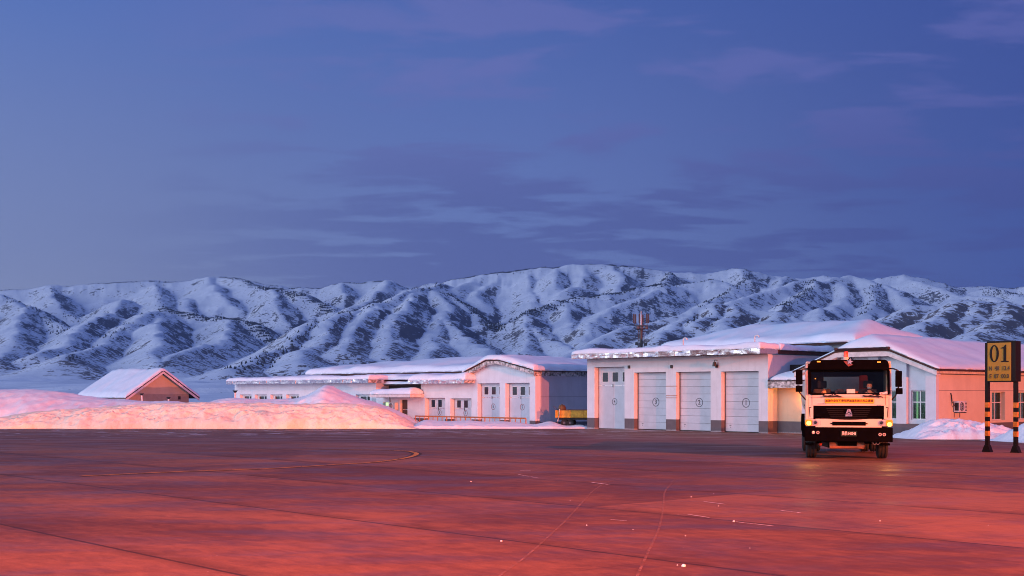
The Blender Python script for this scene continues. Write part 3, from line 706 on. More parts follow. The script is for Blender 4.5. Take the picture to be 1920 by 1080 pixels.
# vent pipes on the roof
for px, py0, py1 in ((1281, 647, 634), (1415, 645, 629)):
    yy = 2.6; a = G.fx(px, yy); z0 = H1+.3; z1 = G.z(px, py1, yy)
    t = empty('vent_pipe', (0,0,0)); t.matrix_world = Matrix.Translation(G.C+EX*a+EY*yy+Vector((0,0,G.z0+z0))) @ Matrix.Rotation(ROT, 4, 'Z')
    lab = 'left one of two pale gooseneck pipes, between doors 2 and 3 on the white garage' if px < 1300 else 'right one of two pale gooseneck pipes, over door 1 on the white garage'
    tag(t, lab, 'vent pipe', 'gooseneck vent pipes on the garage roof')
    h = z1-z0; MB().ring([(0,0,0),(0,0,h-.12),(.03,0,h-.03),(.11,0,h),(.22,0,h),(.30,0,h-.05),(.32,0,h-.13)], .045, 10).build('pipe', M['pink_pipe'] if 'pink_pipe' in M else M.setdefault('pink_pipe', simple('pink_pipe', (.6,.55,.54), .6)), t, smooth=True)
    MB().cyl((0,0,.05), (0,0,.09), .09).build('collar', M['steel'], t)

# ---- hall behind the garage
hb = G.root('maintenance_hall', 'big snow-laden hipped roof hall rising behind the numbered garage', 'building')
hx0, hx1 = G.fx(1238, 6.3), G.fx(1604, 6.3); hy0 = 6.3; hy1 = G.sy(1746, hx1); hze = G.z(1604, 640, hy0)
MB().box(hx0+.5, hx1-.5, hy0+.5, hy1-.5, -.1, hze-.12).build('wall', M['white_wall'], hb)
sl = .27; f = hip(hx0, hx1, hy0, hy1, hze, sl, rs=2.6)
roof_slab(hx0, hx1, hy0, hy1, f, .16, 30, 16, parent=hb)
snow_sheet(hx0-.05, hx1+.05, hy0-.08, hy1+.05, f, .46, .5, hb, seed=3, step=.5)
# ---- connecting entrance between garage and the gabled building
M['passage_wall'] = plaster('passage_wall', (.60, .48, .34), PL, G.z(1470, 789)-.05, .1)
cb = G.root('connecting_passage', 'low passage under a snowy peeling porch between garage and gabled building', 'building')
cx1 = G.fx(1500, .0)+1.0
CW = cx1+.6
MB().box(.003, CW, .95, 1.15, -.1, 2.95).box(.003, CW, 1.152, 3.5, 2.3, 2.95).build('wall', M['passage_wall'], cb)
zt = G.z(1480, 715, 0); zb = G.z(1480, 727.5, 0)
MB().box(.003, CW, -.05, .15, zb, zt, .01).build('porch_beam', M['porch_beam'], cb)
MB().box(.003, CW, .152, 2.2, zb+.12, zt-.02).build('porch_roof', M['porch_beam'], cb)
MB().box(.05, CW, -.10, 2.2, zt+.02, zt+.09).build('porch_edge', M['eave_dark'], cb)
MB().box(.003, CW, 2.2, 2.4, zt, H1-.6).build('shaded_recess', M['dark'], cb)  # black colour stands in for the shadow over the upper window recess
snow_sheet(.25, CW, -.14, 2.15, lambda a, b: zt+.09, .62, 1.4, cb, seed=9)
lp = Vector((G.fx(1514, .8), .70, 2.3))
MB().box(lp.x-.06, lp.x+.06, .85, .95, 2.2, 2.4, .01).build('lamp_bracket', M['black'], cb)
MB().sphere((lp.x, .78, 2.28), .09).build('lamp_globe', emit('porch_lamp', (1, .45, .08), 12), cb, smooth=True)
ld = bpy.data.lights.new('porch_light', 'POINT'); ld.energy = 85; ld.color = (1, .24, .01); ld.shadow_soft_size = .09
lo_ = bpy.data.objects.new('porch_light', ld); COL.objects.link(lo_); lo_.parent = cb; lo_.location = (lp.x, .60, 2.2)

# ---- gabled building on the right
RR = Frame(1755, 64.3, -.40)
rb = RR.root('gabled_building', 'white building with clipped snowy gable behind the truck and pink side wall', 'building')
rx0 = RR.fx(1503); RW = -rx0; RD = 24.0
ze = RR.z(1755, 689); zr = RR.z(1665, 655, -.4); sl2 = (zr-ze)/(-RR.fx(1665, -.4)); mid = rx0/2
M['r_wall'] = plaster('gabled_wall', (.64, .57, .44), PL, RR.z(1755, 796), .12, joint=RR.z(1755, 732)*1.0, stain=.2)
M['r_front'] = plaster('gabled_front', (.56, .61, .68), PL, RR.z(1720, 795), .12, stain=.2)
def gab(x): return ze+sl2*max(0, min(x-rx0, -x))
zcl = zr
def gtop(x): return min(gab(x), zcl)-.06
# front: pilasters proud of recessed bays
pit = RR.fx(1755)-RR.fx(1699.5); pw = RR.fx(1755.8)-RR.fx(1736)
wz0, wz1 = RR.z(1720, 787), RR.z(1720, 732)
bays = []; a = -pw
while a-(pit-pw) > rx0+.3: bays.append((a-(pit-pw), a)); a -= pit
xk = [rx0, 0, mid, rx0+(zcl-ze)/sl2, -(zcl-ze)/sl2]+[q for b in bays for q in b]
mb = MB().wall(xk, [-.1, RR.z(1720, 795.5), ze], lambda a_, b_: not any(b[0] < a_ < b[1] and b_ > RR.z(1720, 795.5) for b in bays), 0, .30, ztop=gtop)
xk2 = [rx0+.05, -.05, mid, rx0+(zcl-ze)/sl2, -(zcl-ze)/sl2]+[q for b in bays for q in b]
wins = [(b[0]+.14, b[1]-.02) for b in bays]
xk2 += [q for w_ in wins for q in w_]
mb.build('pilasters', M['r_front'], rb)
mb = MB().wall(xk2, [RR.z(1720, 795.5)-.05, wz0, wz1, ze], lambda a_, b_: not any(w_[0] < a_ < w_[1] and wz0 < b_ < wz1 for w_ in wins), .24, .50, ztop=gtop)
mb.build('front_wall', M['r_front'], rb)
for i, w_ in enumerate(wins): casement(rb, w_[0], w_[1], wz0, wz1, .36, cols=2, rows=(.60,), lit=[(.14, .24)] if i == 0 else None)
# right side wall with two windows; local y runs along it
TR = Matrix(((0,-1,0,0),(1,0,0,0),(0,0,1,0),(0,0,0,1)))      # (x along wall) -> y, depth -> -x
sw = [(RR.sy(1860), RR.sy(1884)), (RR.sy(1908), RR.sy(1934)), (RR.sy(1934)+2.2, RR.sy(1934)+3.9)]
sz0, sz1 = RR.zs(1872, 787.8), RR.zs(1872, 734.5)
mb = MB().wall([.302, RD]+[q for s_ in sw for q in s_], [-.1, sz0, sz1, ze-.05], lambda a_, b_: not any(s_[0] < a_ < s_[1] and sz0 < b_ < sz1 for s_ in sw), 0.0, .35, M=TR)
mb.box(rx0, rx0+.3, .302, RD, -.1, ze-.05)
mb.build('side_wall', M['r_wall'], rb)
for i, s_ in enumerate(sw): casement(rb, s_[0], s_[1], sz0, sz1, .22, TR, 2, (.62,), lit=[(.62, .70)] if i == 0 else ([(.12, .80)] if i == 1 else None))
fz = RR.zs(1800, 696); 
MB().box(.001, .035, .3, RD, ze-.30, ze-.02).build('eave_board', M['fascia'], rb)
MB().box(.001, .02, .3, RD, ze-.36, ze-.31).build('eave_trim', M['frame'], rb)
# fascia boards along the clipped gable
mb = MB(); pts = [(rx0-.25, ze-.05), (rx0+(zcl-ze)/sl2, zcl), (-(zcl-ze)/sl2, zcl), (.25, ze-.05)]
for (a0, z0), (a1, z1) in zip(pts, pts[1:]): mb.prism([(a0, z0-.36), (a1, z1-.36), (a1, z1-.02), (a0, z0-.02)], -.40, -.32)
for (a0, z0), (a1, z1) in zip(pts, pts[1:]): mb.prism([(a0, z0-.36), (a1, z1-.36), (a1, z1-.30), (a0, z0-.30)], -.318, .02)
mb.build('fascia', M['fascia'], rb)
def rzf(x, y): return max(ze-.1, min(ze+sl2*(min(x-rx0, -x)), zcl+.75*(y+.42)))
roof_slab(rx0-.32, .32, -.44, RD, lambda a, b: rzf(a, b)+.03, .10, 26, 40, parent=rb, extra_x=(mid,), extra_y=(-.3, -.1, .1, .4, .8))
mb = MB()       # corrugated edge of the clipped end and rake edges
n = 46; L = -(zcl-ze)/sl2-(rx0+(zcl-ze)/sl2); x_a = rx0+(zcl-ze)/sl2
for i in range(n):
    xx = x_a+L*i/n; mb.ring([(xx, -.52, zcl+.02), (xx, -.36, zcl+.12)], .028, 6)
mb.build('roof_tile_edge', M['eave_dark'], rb)
for s_ in (x_a, x_a+L): MB().box(s_-.08, s_+.08, -.52, -.34, zcl+.0, zcl+.15, .03).build('hip_tile', M['eave_dark'], rb)
snow_sheet(rx0-.34, .34, -.34, RD, lambda a, b: rzf(a, b)+.05, .22, .40, rb, seed=12, step=.4)
# split-unit air conditioner on the side wall
def air_con(root_parent, cx, cz, name='air_conditioner'):
    MB().box(-.42, .42, -.32, 0, -.29, .29, .02)
# ---- cross wing behind
cw = RR.root('rear_wing', 'long snow-covered roof wing seen behind the pink-walled building at right', 'building')
wx0, wx1, wy0, wy1 = -9.6, 9, 16.5, 28.5
wze = 3.95
MB().box(wx0+.5, wx1-.5, wy0+.5, wy1-.5, -.1, wze-.1).build('wall', M['white_wall'], cw)
f2 = hip(wx0, wx1, wy0, wy1, wze, .27); roof_slab(wx0, wx1, wy0, wy1, f2, .16, 20, 16, parent=cw)
snow_sheet(wx0-.05, wx1+.05, wy0-.05, wy1+.05, f2, .42, .5, cw, seed=15, step=.5)

# ---- middle complex
W = Frame(1003.7, 87, -.42)
gb = W.root('gabled_garage', 'white gabled garage with two gates behind the orange railing', 'building')
x1 = 0; xg = W.fx(886); zE = W.z(1003.7, 693); zP = W.z(932, 677)
pa, pb = W.fx(920), W.fx(944)
M['w_wall'] = plaster('wing_wall', (.64, .69, .75), PL, .42, .5)
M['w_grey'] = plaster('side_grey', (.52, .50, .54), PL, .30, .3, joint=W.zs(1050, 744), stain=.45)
def wt(x):
    if x < pa: return zE+(zP-zE)*(x-xg)/(pa-xg)
    if x > pb: return zP+(zE-zP)*(x-pb)/(0-pb)
    return zP
o6 = (W.fx(895.5), W.fx(936.7), W.z(916, 718)); o5 = (W.fx(947.5), W.fx(993), W.z(970, 718))
mb = MB().wall([xg, 0, pa, pb, o6[0], o6[1], o5[0], o5[1]], [-.1, o5[2], zE], lambda a, b: not any(o[0] < a < o[1] and b < o[2] for o in (o5, o6)), 0, .50, ztop=lambda x: wt(x)-.1)
mb.build('front_wall', M['w_wall'], gb)
GD = 9.0
MB().box(-.3, 0, .502, GD, -.1, zE-.1).build('side_wall', M['w_grey'], gb)
swing_gate(gb, o6[0], o6[1], o6[2], .38, '6', zt=.66); swing_gate(gb, o5[0], o5[1], o5[2], .38, '5', zt=.66)
mb = MB(); pp = [(xg-.5, zE-.12), (pa, zP), (pb, zP), (.35, zE-.12)]
for (a0, z0), (a1, z1) in zip(pp, pp[1:]): mb.prism([(a0, z0-.26), (a1, z1-.26), (a1, z1), (a0, z0)], -.45, -.38)
for (a0, z0), (a1, z1) in zip(pp, pp[1:]): mb.prism([(a0, z0-.26), (a1, z1-.26), (a1, z1-.20), (a0, z0-.20)], -.378, -.001)
mb.build('fascia', M['porch_beam'] , gb)
sg = (zP-zE)/(pa-xg)
def wzf(x, y):
    return min(wt(min(max(x, xg), 0))-(max(0, xg-x)+max(0, x))*sg, zP+.02)
roof_slab(xg-.55, .40, -.50, GD+.3, lambda a, b: wzf(a, b)+.10, .10, 24, 10, parent=gb, extra_x=(pa, pb))
snow_sheet(xg-.6, .44, -.55, GD+.3, lambda a, b: wzf(a, b)+.105, .34, .45, gb, seed=20)
MB().box(.001, .06, -.2, GD, zE-.45, zE-.12).build('peeling_eave', M['porch_beam'], gb)
# rear continuation of roof towards the numbered garage
# ---- low block with two gates
lb = W.root('low_garage', 'low white garage with two small gates left of the gabled garage', 'building')
xq0, xq1 = W.fx(789), xg-.004; zL = W.z(830, 719.5)
o8 = (W.fx(844.5), W.fx(884.5)-.04, W.z(865, 747)); o7 = (W.fx(796.7), W.fx(834.5), W.z(815, 746))
mb = MB().wall([xq0, xq1]+list(o7[:2])+list(o8[:2]), [-.1, o7[2], o8[2], zL], lambda a, b: not any(o[0] < a < o[1] and b < o[2] for o in (o7, o8)), 0, .5)
mb.box(xq0, xq0+.3, .502, 6, -.1, zL); mb.build('wall', M['w_wall'], lb)
swing_gate(lb, o7[0], o7[1], o7[2], .38, '8', zt=.60); swing_gate(lb, o8[0], o8[1], o8[2], .38, '7', zt=.60)
fx0, fx1 = W.fx(765.5, -1.0), W.fx(871, -1.0)
MB().box(fx0, fx1, -1.0, .6, zL+.01, zL+.24).build('canopy', M['porch_beam'], lb)
crumple_fascia(fx0, fx1, -1.005, zL, zL+.27, lb, 1.0, 8)
MB().box(fx0+.3, xq1-.01, .6, 6, zL+.02, zL+.24).build('roof', M['eave_dark'], lb)
snow_sheet(fx0-.05, fx1+.1, -1.03, 5.8, lambda a, b: zL+.25+max(0, b)*.03, .44, .5, lb, seed=22)
# ---- entrance block with porch
eb = W.root('porch_entrance', 'white entrance block with brown door under a snowy porch slab', 'building')
xe0, xe1 = W.fx(705)-.6, xq0-.004; zW = W.z(740, 745.5)
dr = (W.fx(750.5), W.fx(764), W.z(757, 749.5)); wn_ = (W.fx(718), W.fx(733), W.z(725, 762), W.z(725, 753.5))
mb = MB().wall([xe0, xe1]+list(dr[:2])+list(wn_[:2]), [-.1, wn_[2], wn_[3], dr[2], zW], lambda a, b: not ((dr[0] < a < dr[1] and b < dr[2]) or (wn_[0] < a < wn_[1] and wn_[2] < b < wn_[3])), 0, .4)
mb.build('wall', M['w_wall'], eb)
dd = MB().box(dr[0], dr[1], .22, .27, 0, dr[2]).build('door', simple('brown_door', (.075, .030, .018), .5), eb); MB().box(dr[0]+.08, dr[1]-.05, .20, .218, 1.05, 1.10).build('push_bar', M['chrome'], dd)
wf = MB().wall([wn_[0], wn_[0]+.06, (wn_[0]+wn_[1])/2-.03, (wn_[0]+wn_[1])/2+.03, wn_[1]-.06, wn_[1]], [wn_[2], wn_[2]+.05, wn_[3]-.05, wn_[3]], lambda a, b: not ((wn_[0]+.06 < a < (wn_[0]+wn_[1])/2-.03 or (wn_[0]+wn_[1])/2+.03 < a < wn_[1]-.06) and wn_[2]+.05 < b < wn_[3]-.05), .20, .26).build('window', M['pvc'], eb)
MB().box(wn_[0]+.02, wn_[1]-.02, .27, .28, wn_[2]+.02, wn_[3]-.02).build('lit_pane', M['tube_warm'], wf)
po = 1.35; pxa, pxb = W.fx(693, -po), W.fx(769, -po)
pz0, pz1 = W.z(730, 745, -po), W.z(730, 739, -po)
MB().box(pxa, pxb, -po, -.003, pz0, pz1, .01).build('porch_slab', M['fascia'], eb)
snow_sheet(pxa-.03, pxb+.02, -po-.03, -.02, lambda a, b: pz1+.005, .42, .55, eb, seed=25)
MB().box(W.fx(705, 1.3), xe1+.6, 1.3, 1.5, pz1, W.z(740, 717.5, 1.3)).box(xe0, xe1, .402, 1.3, pz1-.15, pz1-.02).build('clerestory', M['dark'], eb)
snow_sheet(W.fx(708, .7), xe1+.3, .7, 3.2, lambda a, b: W.z(740, 720, .9), .26, .3, eb, seed=26)
MB().box(W.fx(708, 1.0), xe1+.3, .8, 3.2, W.z(740, 720.5, .9)-.1, W.z(740, 720, .9)).build('clerestory_roof', M['eave_dark'], eb)
# ---- long low wing on the left
lw = W.root('long_low_wing', 'long low white building with a row of small windows behind the snow heaps', 'building')
xw0, xw1 = W.fx(440), W.fx(705); zV = (W.z(440, 721)+W.z(705, 718))/2
wn4 = [(W.fx(a), W.fx(b)) for a, b in ((450,471.5),(477.7,500),(507,529.5),(536.7,560.4),(590,612),(667,694))]
wza, wzb = W.z(500, 751), W.z(560, 739.5)
mb = MB().wall([xw0, xw1]+[q for a in wn4 for q in a], [-.1, wza, wzb, zV], lambda a, b: not any(q[0] < a < q[1] and wza < b < wzb for q in wn4), 0, .4)
mb.box(xw0, xw0+.3, .402, 6, -.1, zV).box(xw1-.3, xw1, .402, 6, -.1, zV)
mb.build('wall', M['w_wall'], lw)
for a, b in wn4:
    fr = MB().wall([a, a+.35, (a+b)/2+.13, (a+b)/2+.25, b-.1, b], [wza, wza+.08, wzb-.18, wzb], lambda p, q: not ((a+.35 < p < (a+b)/2+.13 or (a+b)/2+.25 < p < b-.1) and wza+.08 < q < wzb-.18), .28, .34).build('window', M['pvc'], lw)
    MB().box(a+.02, b-.02, .345, .36, wza+.02, wzb-.02).build('pane', M['glass'], fr)
c0, c1 = W.fx(425, -1.0), W.fx(691, -1.0)
MB().box(c0, c1, -1.0, .6, zV+.01, zV+.28).build('canopy', M['porch_beam'], lw)
crumple_fascia(c0, c1, -1.005, zV, zV+.30, lw, 1.2, 12)
MB().box(c0+.4, xw1, .6, 6.5, zV+.02, zV+.26).build('roof', M['eave_dark'], lw)
snow_sheet(c0-.08, c1+.05, -1.03, 1.2, lambda a, b: zV+.29, .34, .4, lw, seed=30, step=.5)
snow_sheet(c0+.3, xw1+4.6, .9, 6.5, lambda a, b: zV+.27, .42, .4, lw, seed=31, step=.5)
# ---- hall behind the left wing
lh = W.root('rear_hall', 'wide low snow-covered roof hall behind the long white wing', 'building')
qx0, qx1 = W.fx(573, 6.0), W.fx(900, 6.0); qze = W.z(720, 699, 6.0)
MB().box(qx0+.5, qx1-.5, 6.5, 16.5, -.1, qze-.1).build('wall', M['white_wall'], lh)
f3 = hip(qx0, qx1+20, 6, 17, qze, .16); roof_slab(qx0, qx1+1.5, 6, 17, f3, .16, 30, 12, parent=lh)
snow_sheet(qx0-.05, qx1+1.5, 5.95, 17, f3, .50, .55, lh, seed=33, step=.6)
# ---- small house far left
Hs = Frame(243, 140, -.6)
hh = Hs.root('small_house', 'small tan-walled house with a snowy gable roof behind the snow banks', 'house')
hx = Hs.fx(164); hy = Hs.sy(354); hze = Hs.z(240, 735); 
M['tan'] = plaster('tan_wall', (.50, .43, .32), (.37, .32, .25), Hs.z(243, 739), 0, stain=.15); M['cream'] = plaster('cream_wall', (.55, .52, .42), stain=.2)
apz = Hs.zs(305, 694); ym = hy/2
TRX = TR
mb = MB().wall([0, ym, hy], [-.1, hze], lambda a, b: True, 0, .25, ztop=lambda t: (apz-.25 if abs(t-ym) < .01 else hze-.05), M=TR)
mb.build('gable_wall', M['tan'], hh)
MB().box(hx, -.252, 0, .25, -.1, hze-.1).box(hx, hx+.25, .252, hy, -.1, hze-.1).build('long_wall', M['cream'], hh)
for a, b in ((168,173.5),(185.5,192),(216,221),(232,239)):
    MB().box(Hs.fx(a), Hs.fx(b), -.03, .02, Hs.z(200, 744.5), Hs.z(200, 738)).build('window', M['glass'], hh)
MB().box(-.1, .03, Hs.sy(334), Hs.sy(338.5), Hs.zs(336, 749), Hs.zs(336, 743)).build('vent_opening', M['dark'], hh)
oh = .9; hs = (apz-hze)/ym
def hz(x, y): return apz-hs*abs(y-ym)
roof_slab(hx-oh, oh, -oh, hy+oh, lambda a, b: hz(a, b)+.0, .14, 8, 16, parent=hh, extra_y=(ym,))
mb = MB()
for s_ in (0, 1):
    a0, a1 = (-oh, ym) if s_ == 0 else (ym, hy+oh); mb.prism([(a0, hz(0, a0)-.42), (a1, hz(0, a1)-.42), (a1, hz(0, a1)-.15), (a0, hz(0, a0)-.15)], oh-.06, oh+.02, 'x')
mb.box(hx-oh, oh, -oh-.03, -oh, hze-hs*oh-.42, hze-hs*oh-.15)
mb.build('barge_board', M['fascia'], hh)
snow_sheet(hx-oh-.05, oh+.05, -oh-.05, hy+oh+.05, lambda a, b: hz(a, b)+.01, .36, .4, hh, seed=40, step=.4)

# ------------------------------------------------------------------ air conditioners
def ac_unit(pos, rz, label):
    t = empty('air_conditioner', pos, rz, label, 'air conditioner')
    MB().box(-.42, .42, -.36, -.05, 0, .58, .02).build('casing', M['pvc'], t)
    MB().lathe([(-.375, .01), (-.372, .235), (-.362, .24), (-.361, .01)], (-.12, 0, .29), 'y', 24).build('fan', M['frame'], t)
    mb = MB()
    for r in (.07, .14, .21): mb.ring([(-.12+r*math.cos(k*math.pi/12), -.385, .29+r*math.sin(k*math.pi/12)) for k in range(24)], .008, 5, closed=True)
    mb.build('fan_guard', M['pvc'], t)
    mb = MB()
    for i in range(7): mb.box(.235, .40, -.366, -.361, .06+i*.075, .10+i*.075)
    mb.build('grille', M['frame'], t)
    MB().box(-.424, -.421, -.33, -.10, .08, .50).build('side_coil', M['black'], t)
    for s_ in (-.3, .3): MB().box(s_-.02, s_+.02, -.38, 0, -.05, -.005).box(s_-.02, s_+.02, -.02, 0, -.30, -.05).build('bracket', M['steel'], t)
    MB().ring([(-.48, -.2, .3), (-.56, -.15, .35), (-.62, -.06, .55), (-.66, -.04, .9), (-.72, -.04, 1.0)], .03, 8).build('hose', M['black'], t, smooth=True)
    return t
ay = RR.sy(1794); az = RR.zs(1794, 772.5)
ac_unit(RR.C+EY*ay+EX*.0+Vector((0, 0, RR.z0+az)), ROT+R(90), 'pale air conditioner with round fan on the pink wall above the snow heap')
axx = W.fx(741); az2 = W.z(741, 768)
ac_unit(W.C+EX*axx+EY*(-.0)+Vector((0, 0, W.z0+az2)), ROT, 'air conditioner on the white wall left of the brown door')

# ------------------------------------------------------------------ snow banks
def bank(name, label, crest, Yc, Yf, Yb, mat, seed=0, sp=.18, rough=.22, cat='snow bank', kp=.8, group=None, z_bury=.25, steep=.65, chunk=.35, nr=44):
    """crest: (px,py) silhouette at distance Yc; foot at Yf, back foot at Yb"""
    cx = np.array([(p[0]-960)/FOC*Yc for p in crest]); ch = np.array([CAMZ+(HOR-p[1])/FOC*Yc-gz(Yc) for p in crest])
    n = int((cx[-1]-cx[0])/sp); X = np.linspace(cx[0], cx[-1], n); Hh = np.interp(X, cx, ch)
    ker = np.hanning(9); ker /= ker.sum(); Hh = np.convolve(np.pad(Hh, 4, 'edge'), ker, 'valid')
    t = np.linspace(0, 1, nr); tc = .5
    Yrow = np.where(t < tc, Yf+(Yc-Yf)*(t/tc), Yc+(Yb-Yc)*((t-tc)/(1-tc)))
    XX, TT = np.meshgrid(X, t); YY = np.repeat(Yrow[:, None], n, 1)
    wob = (fbm(XX/3.1+seed, XX*0+seed, 3)-.5)*1.1; YY = YY+wob*np.exp(-TT*3)
    a = np.clip(TT/tc, 0, 1); f1 = (1-(1-a)**1.7)**steep
    b = np.clip((TT-tc)/(1-tc), 0, 1); f2 = 1-b*b*(3-2*b)*(1)
    prof = np.where(TT < tc, f1, f2)
    hump = (fbm(XX/1.9+seed*3, YY/1.2+TT*3, 5, .6)-.5)*1.7*rough; lump = (fbm(XX*1.6+seed, YY*2.2+TT*9, 4, .7)-.5)*.42*rough/.22+np.clip(ridged(XX*1.1+seed, YY*1.6+TT*6, 3)-.72, 0, 1)*.5*rough
    env = np.clip(prof*(1.1-prof)*3, 0, 1)+.12
    Z = gza(YY)+Hh[None, :]*prof+(hump+lump)*env*np.minimum(1, Hh[None, :]*.8+.15)-z_bury*np.where((t == 0) | (t == 1), 1, 0)[:, None]
    ch_ = _T[np.floor(XX*3.1+YY*.7).astype(int) & 255, np.floor(YY*3.7-XX*.6+seed*9).astype(int) & 255]*_T[np.floor(XX*6.3).astype(int) & 255, np.floor(YY*7.1+3).astype(int) & 255]
    Z = Z+chunk*np.clip(ch_-.45, 0, 1)*np.clip(1.15-a*1.2, 0, 1)*np.minimum(1, Hh[None, :]+.3)
    me = bpy.data.meshes.new(name); idx = np.arange(n*nr).reshape(nr, n)
    q = np.stack([idx[:-1, :-1], idx[:-1, 1:], idx[1:, 1:], idx[1:, :-1]], -1).reshape(-1, 4)
    me.from_pydata(np.stack([XX, YY, Z], -1).reshape(-1, 3).tolist(), [], q.tolist())
    o = link(name, me, mat, smooth=True); tag(o, label, cat, group); return o
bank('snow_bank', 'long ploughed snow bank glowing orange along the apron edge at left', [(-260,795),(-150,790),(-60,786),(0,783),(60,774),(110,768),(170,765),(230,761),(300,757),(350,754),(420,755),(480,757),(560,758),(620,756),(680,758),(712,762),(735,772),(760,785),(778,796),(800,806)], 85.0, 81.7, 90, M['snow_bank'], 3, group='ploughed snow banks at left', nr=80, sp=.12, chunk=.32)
bank('snow_bank', 'higher lilac snow bank behind the orange one, left of the tan house', [(-260,730),(-150,733),(-60,729),(0,730),(60,731),(100,733),(125,737),(150,742),(200,748),(250,751),(330,753),(420,765),(480,790),(500,806)], 96.0, 88.5, 108, M['snow_heap'], 8, group='ploughed snow banks at left', nr=40)
bank('snow_bank', 'pointed snow heap in front of the long low wing', [(380,770),(400,751),(440,746),(500,749),(560,748),(585,738),(605,724),(614,721),(625,725),(645,736),(670,745),(700,753),(735,766),(765,780),(800,805)], 94.0, 87.5, 104, M['snow_heap'], 14, group='ploughed snow banks at left', nr=44)
bank('low_snow_ridge', 'low rough snow ridge at the foot of the orange railing', [(765,806),(790,789),(800,785),(812,789),(850,790),(880,788),(905,791),(940,790),(985,793),(1000,797),(1020,792),(1035,788),(1045,795),(1060,798),(1080,796),(1090,793),(1104,803)], 86.0, 82.6, 89, M['snow_heap'], 17, rough=.16, nr=30)
bank('snow_mound', 'rounded snow mound against the pink wall beside the truck', [(1683,828),(1692,823),(1705,812),(1715,805),(1730,796),(1745,788),(1769,785),(1790,785),(1800,787),(1817,790),(1835,793),(1860,797),(1880,801),(1900,809),(1930,826)], 60.5, 58.0, 64.5, M['snow_heap'], 23, rough=.30, sp=.09, cat='snow mound', group='snow mounds by the right building')
bank('snow_mound', 'snow mound cut by the right photo edge behind the sign leg', [(1884,832),(1893,822),(1902,812),(1915,799),(1930,790),(1960,785),(2000,788),(2060,800),(2110,826)], 53.5, 51.0, 57, M['snow_heap'], 29, rough=.30, sp=.09, cat='snow mound', group='snow mounds by the right building')
# snow crumbs on the apron
def crumb(px, py, s, label):
    mb = MB(); rnd = random.Random(int(px*7+py)); bmesh.ops.create_icosphere(mb.bm, subdivisions=2, radius=1)
    for v in mb.bm.verts:
        v.co *= s*.6*rnd.uniform(.7, 1.15); v.co.z = max(v.co.z*.7, -s*.15)
    o = mb.build('snow_lump', M['snow'], smooth=False); p = gp(px, py); o.location = (p.x, p.y, p.z+s*.12); tag(o, label, 'snow lump', 'snow lumps scattered on the apron'); return o
for px, py, s, lb_ in ((1282,1062,.045,'white snow lump near the bottom edge, biggest one on the apron'), (1270,1060,.016,'tiny snow crumb just left of the biggest bottom lump'), (940,1015,.026,'white snow lump on the slab joint near bottom centre'), (883,903,.028,'small snow lump left of centre between the yellow curve and bottom'),
    (1296,932,.022,'upper of two snow crumbs right of the curved tyre track'), (1338,926,.018,'snow crumb right of the tyre track, farthest right of its pair'), (1347,949,.015,'small snow crumb below the pair right of the tyre track'), (1376,978,.030,'snow lump lying on the long dark joint below the truck'),
    (1100,985,.018,'faint snow crumb left of the tyre track low down'), (1187,993,.013,'tiny snow crumb between the two tyre tracks low down'), (1650,977,.016,'tiny snow crumb below and right of the truck'), (1406,1028,.012,'tiny snow crumb below the truck near the bottom'), (1069,939,.014,'tiny snow crumb beside the left tyre track'), (1285,1005,.014,'tiny snow crumb right of the tyre track above the biggest lump'), (1853,985,.012,'tiny snow crumb low under the 01 sign')):
    crumb(px, py, s, lb_)

# ------------------------------------------------------------------ orange railing
rl = empty('railing', W.C+Vector((0,0,W.z0)), ROT, 'low orange pipe railing in front of the gabled garage gates', 'railing')
yr = -1.6; ra, rb2 = W.fx(779, yr), W.fx(986, yr); hr = (W.z(986, 779, yr)+W.z(779, 785, yr))/2
MB().ring([(ra, yr, hr), (rb2, yr, hr)], .05, 8).build('top_rail', M['orange_rail'], rl)
for i in range(24):
    a = ra+(rb2-ra)*i/23; MB().ring([(a, yr, -.05), (a, yr, hr-.03)], (.042 if i % 4 == 3 else .028), 8).build('post', M['orange_rail'], rl)

# ------------------------------------------------------------------ yellow trailer with junk
M['trailer'] = simple('trailer_paint', (.50, .26, .02), .55, var=.3, scale=4)
tr_Y = 85.2; tp = P(1041, 800, tr_Y); tp.z = gz(tr_Y)+.06
tr = empty('cargo_trailer', tp, ROT+R(36), 'orange-yellow flat cargo trailer half hidden behind the garage corner', 'trailer')
L = 4.4
MB().box(0, L, 0, 1.5, .62, .67).box(0, L, 0, .05, .67, 1.12, .01).box(0, .05, .052, 1.5, .67, 1.12).box(0, L, 1.45, 1.5, .672, 1.12).box(L-.05, L, .052, 1.448, .67, 1.12).build('tray', M['trailer'], tr)
mb = MB()
for a in (.02, .98, 1.9, 2.9): mb.box(a, a+.06, -.03, -.002, .60, 1.13)
mb.box(0, L, -.025, -.001, .66, .71); mb.build('stakes', M['trailer'], tr)
MB().box(.1, L-.1, .2, 1.3, .46, .60).build('chassis', M['black'], tr)
for a in (.62, 1.05, 3.3, 3.75):
    for b in (.12, 1.2):
        wh = MB().lathe([(-.09, .10), (-.09, .22), (-.06, .25), (.06, .25), (.09, .22), (.09, .10)], (a, b, .25), 'y', 20).build('wheel', M['rubber'], tr, autos=30); MB().lathe([(-.095, .02), (-.095, .09), (-.05, .10), (-.04, .02)], (a, b, .25), 'y', 16).build('hub', M['steel'], wh)
MB().ring([(.32, -.06, 1.2), (.30, -.07, .8), (.22, -.08, .5), (.18, -.1, .3)], .03, 8).build('hanging_strap', M['porch_beam'], tr)
def wtr(x, y, z): return tr.matrix_basis @ Vector((x, y, z))
def place(t, x, y, z): t.location = Matrix.Translation(tp) @ Matrix.Rotation(ROT+R(36), 4, 'Z') @ Vector((x, y, z)); t.rotation_euler = (0, 0, ROT+R(36))
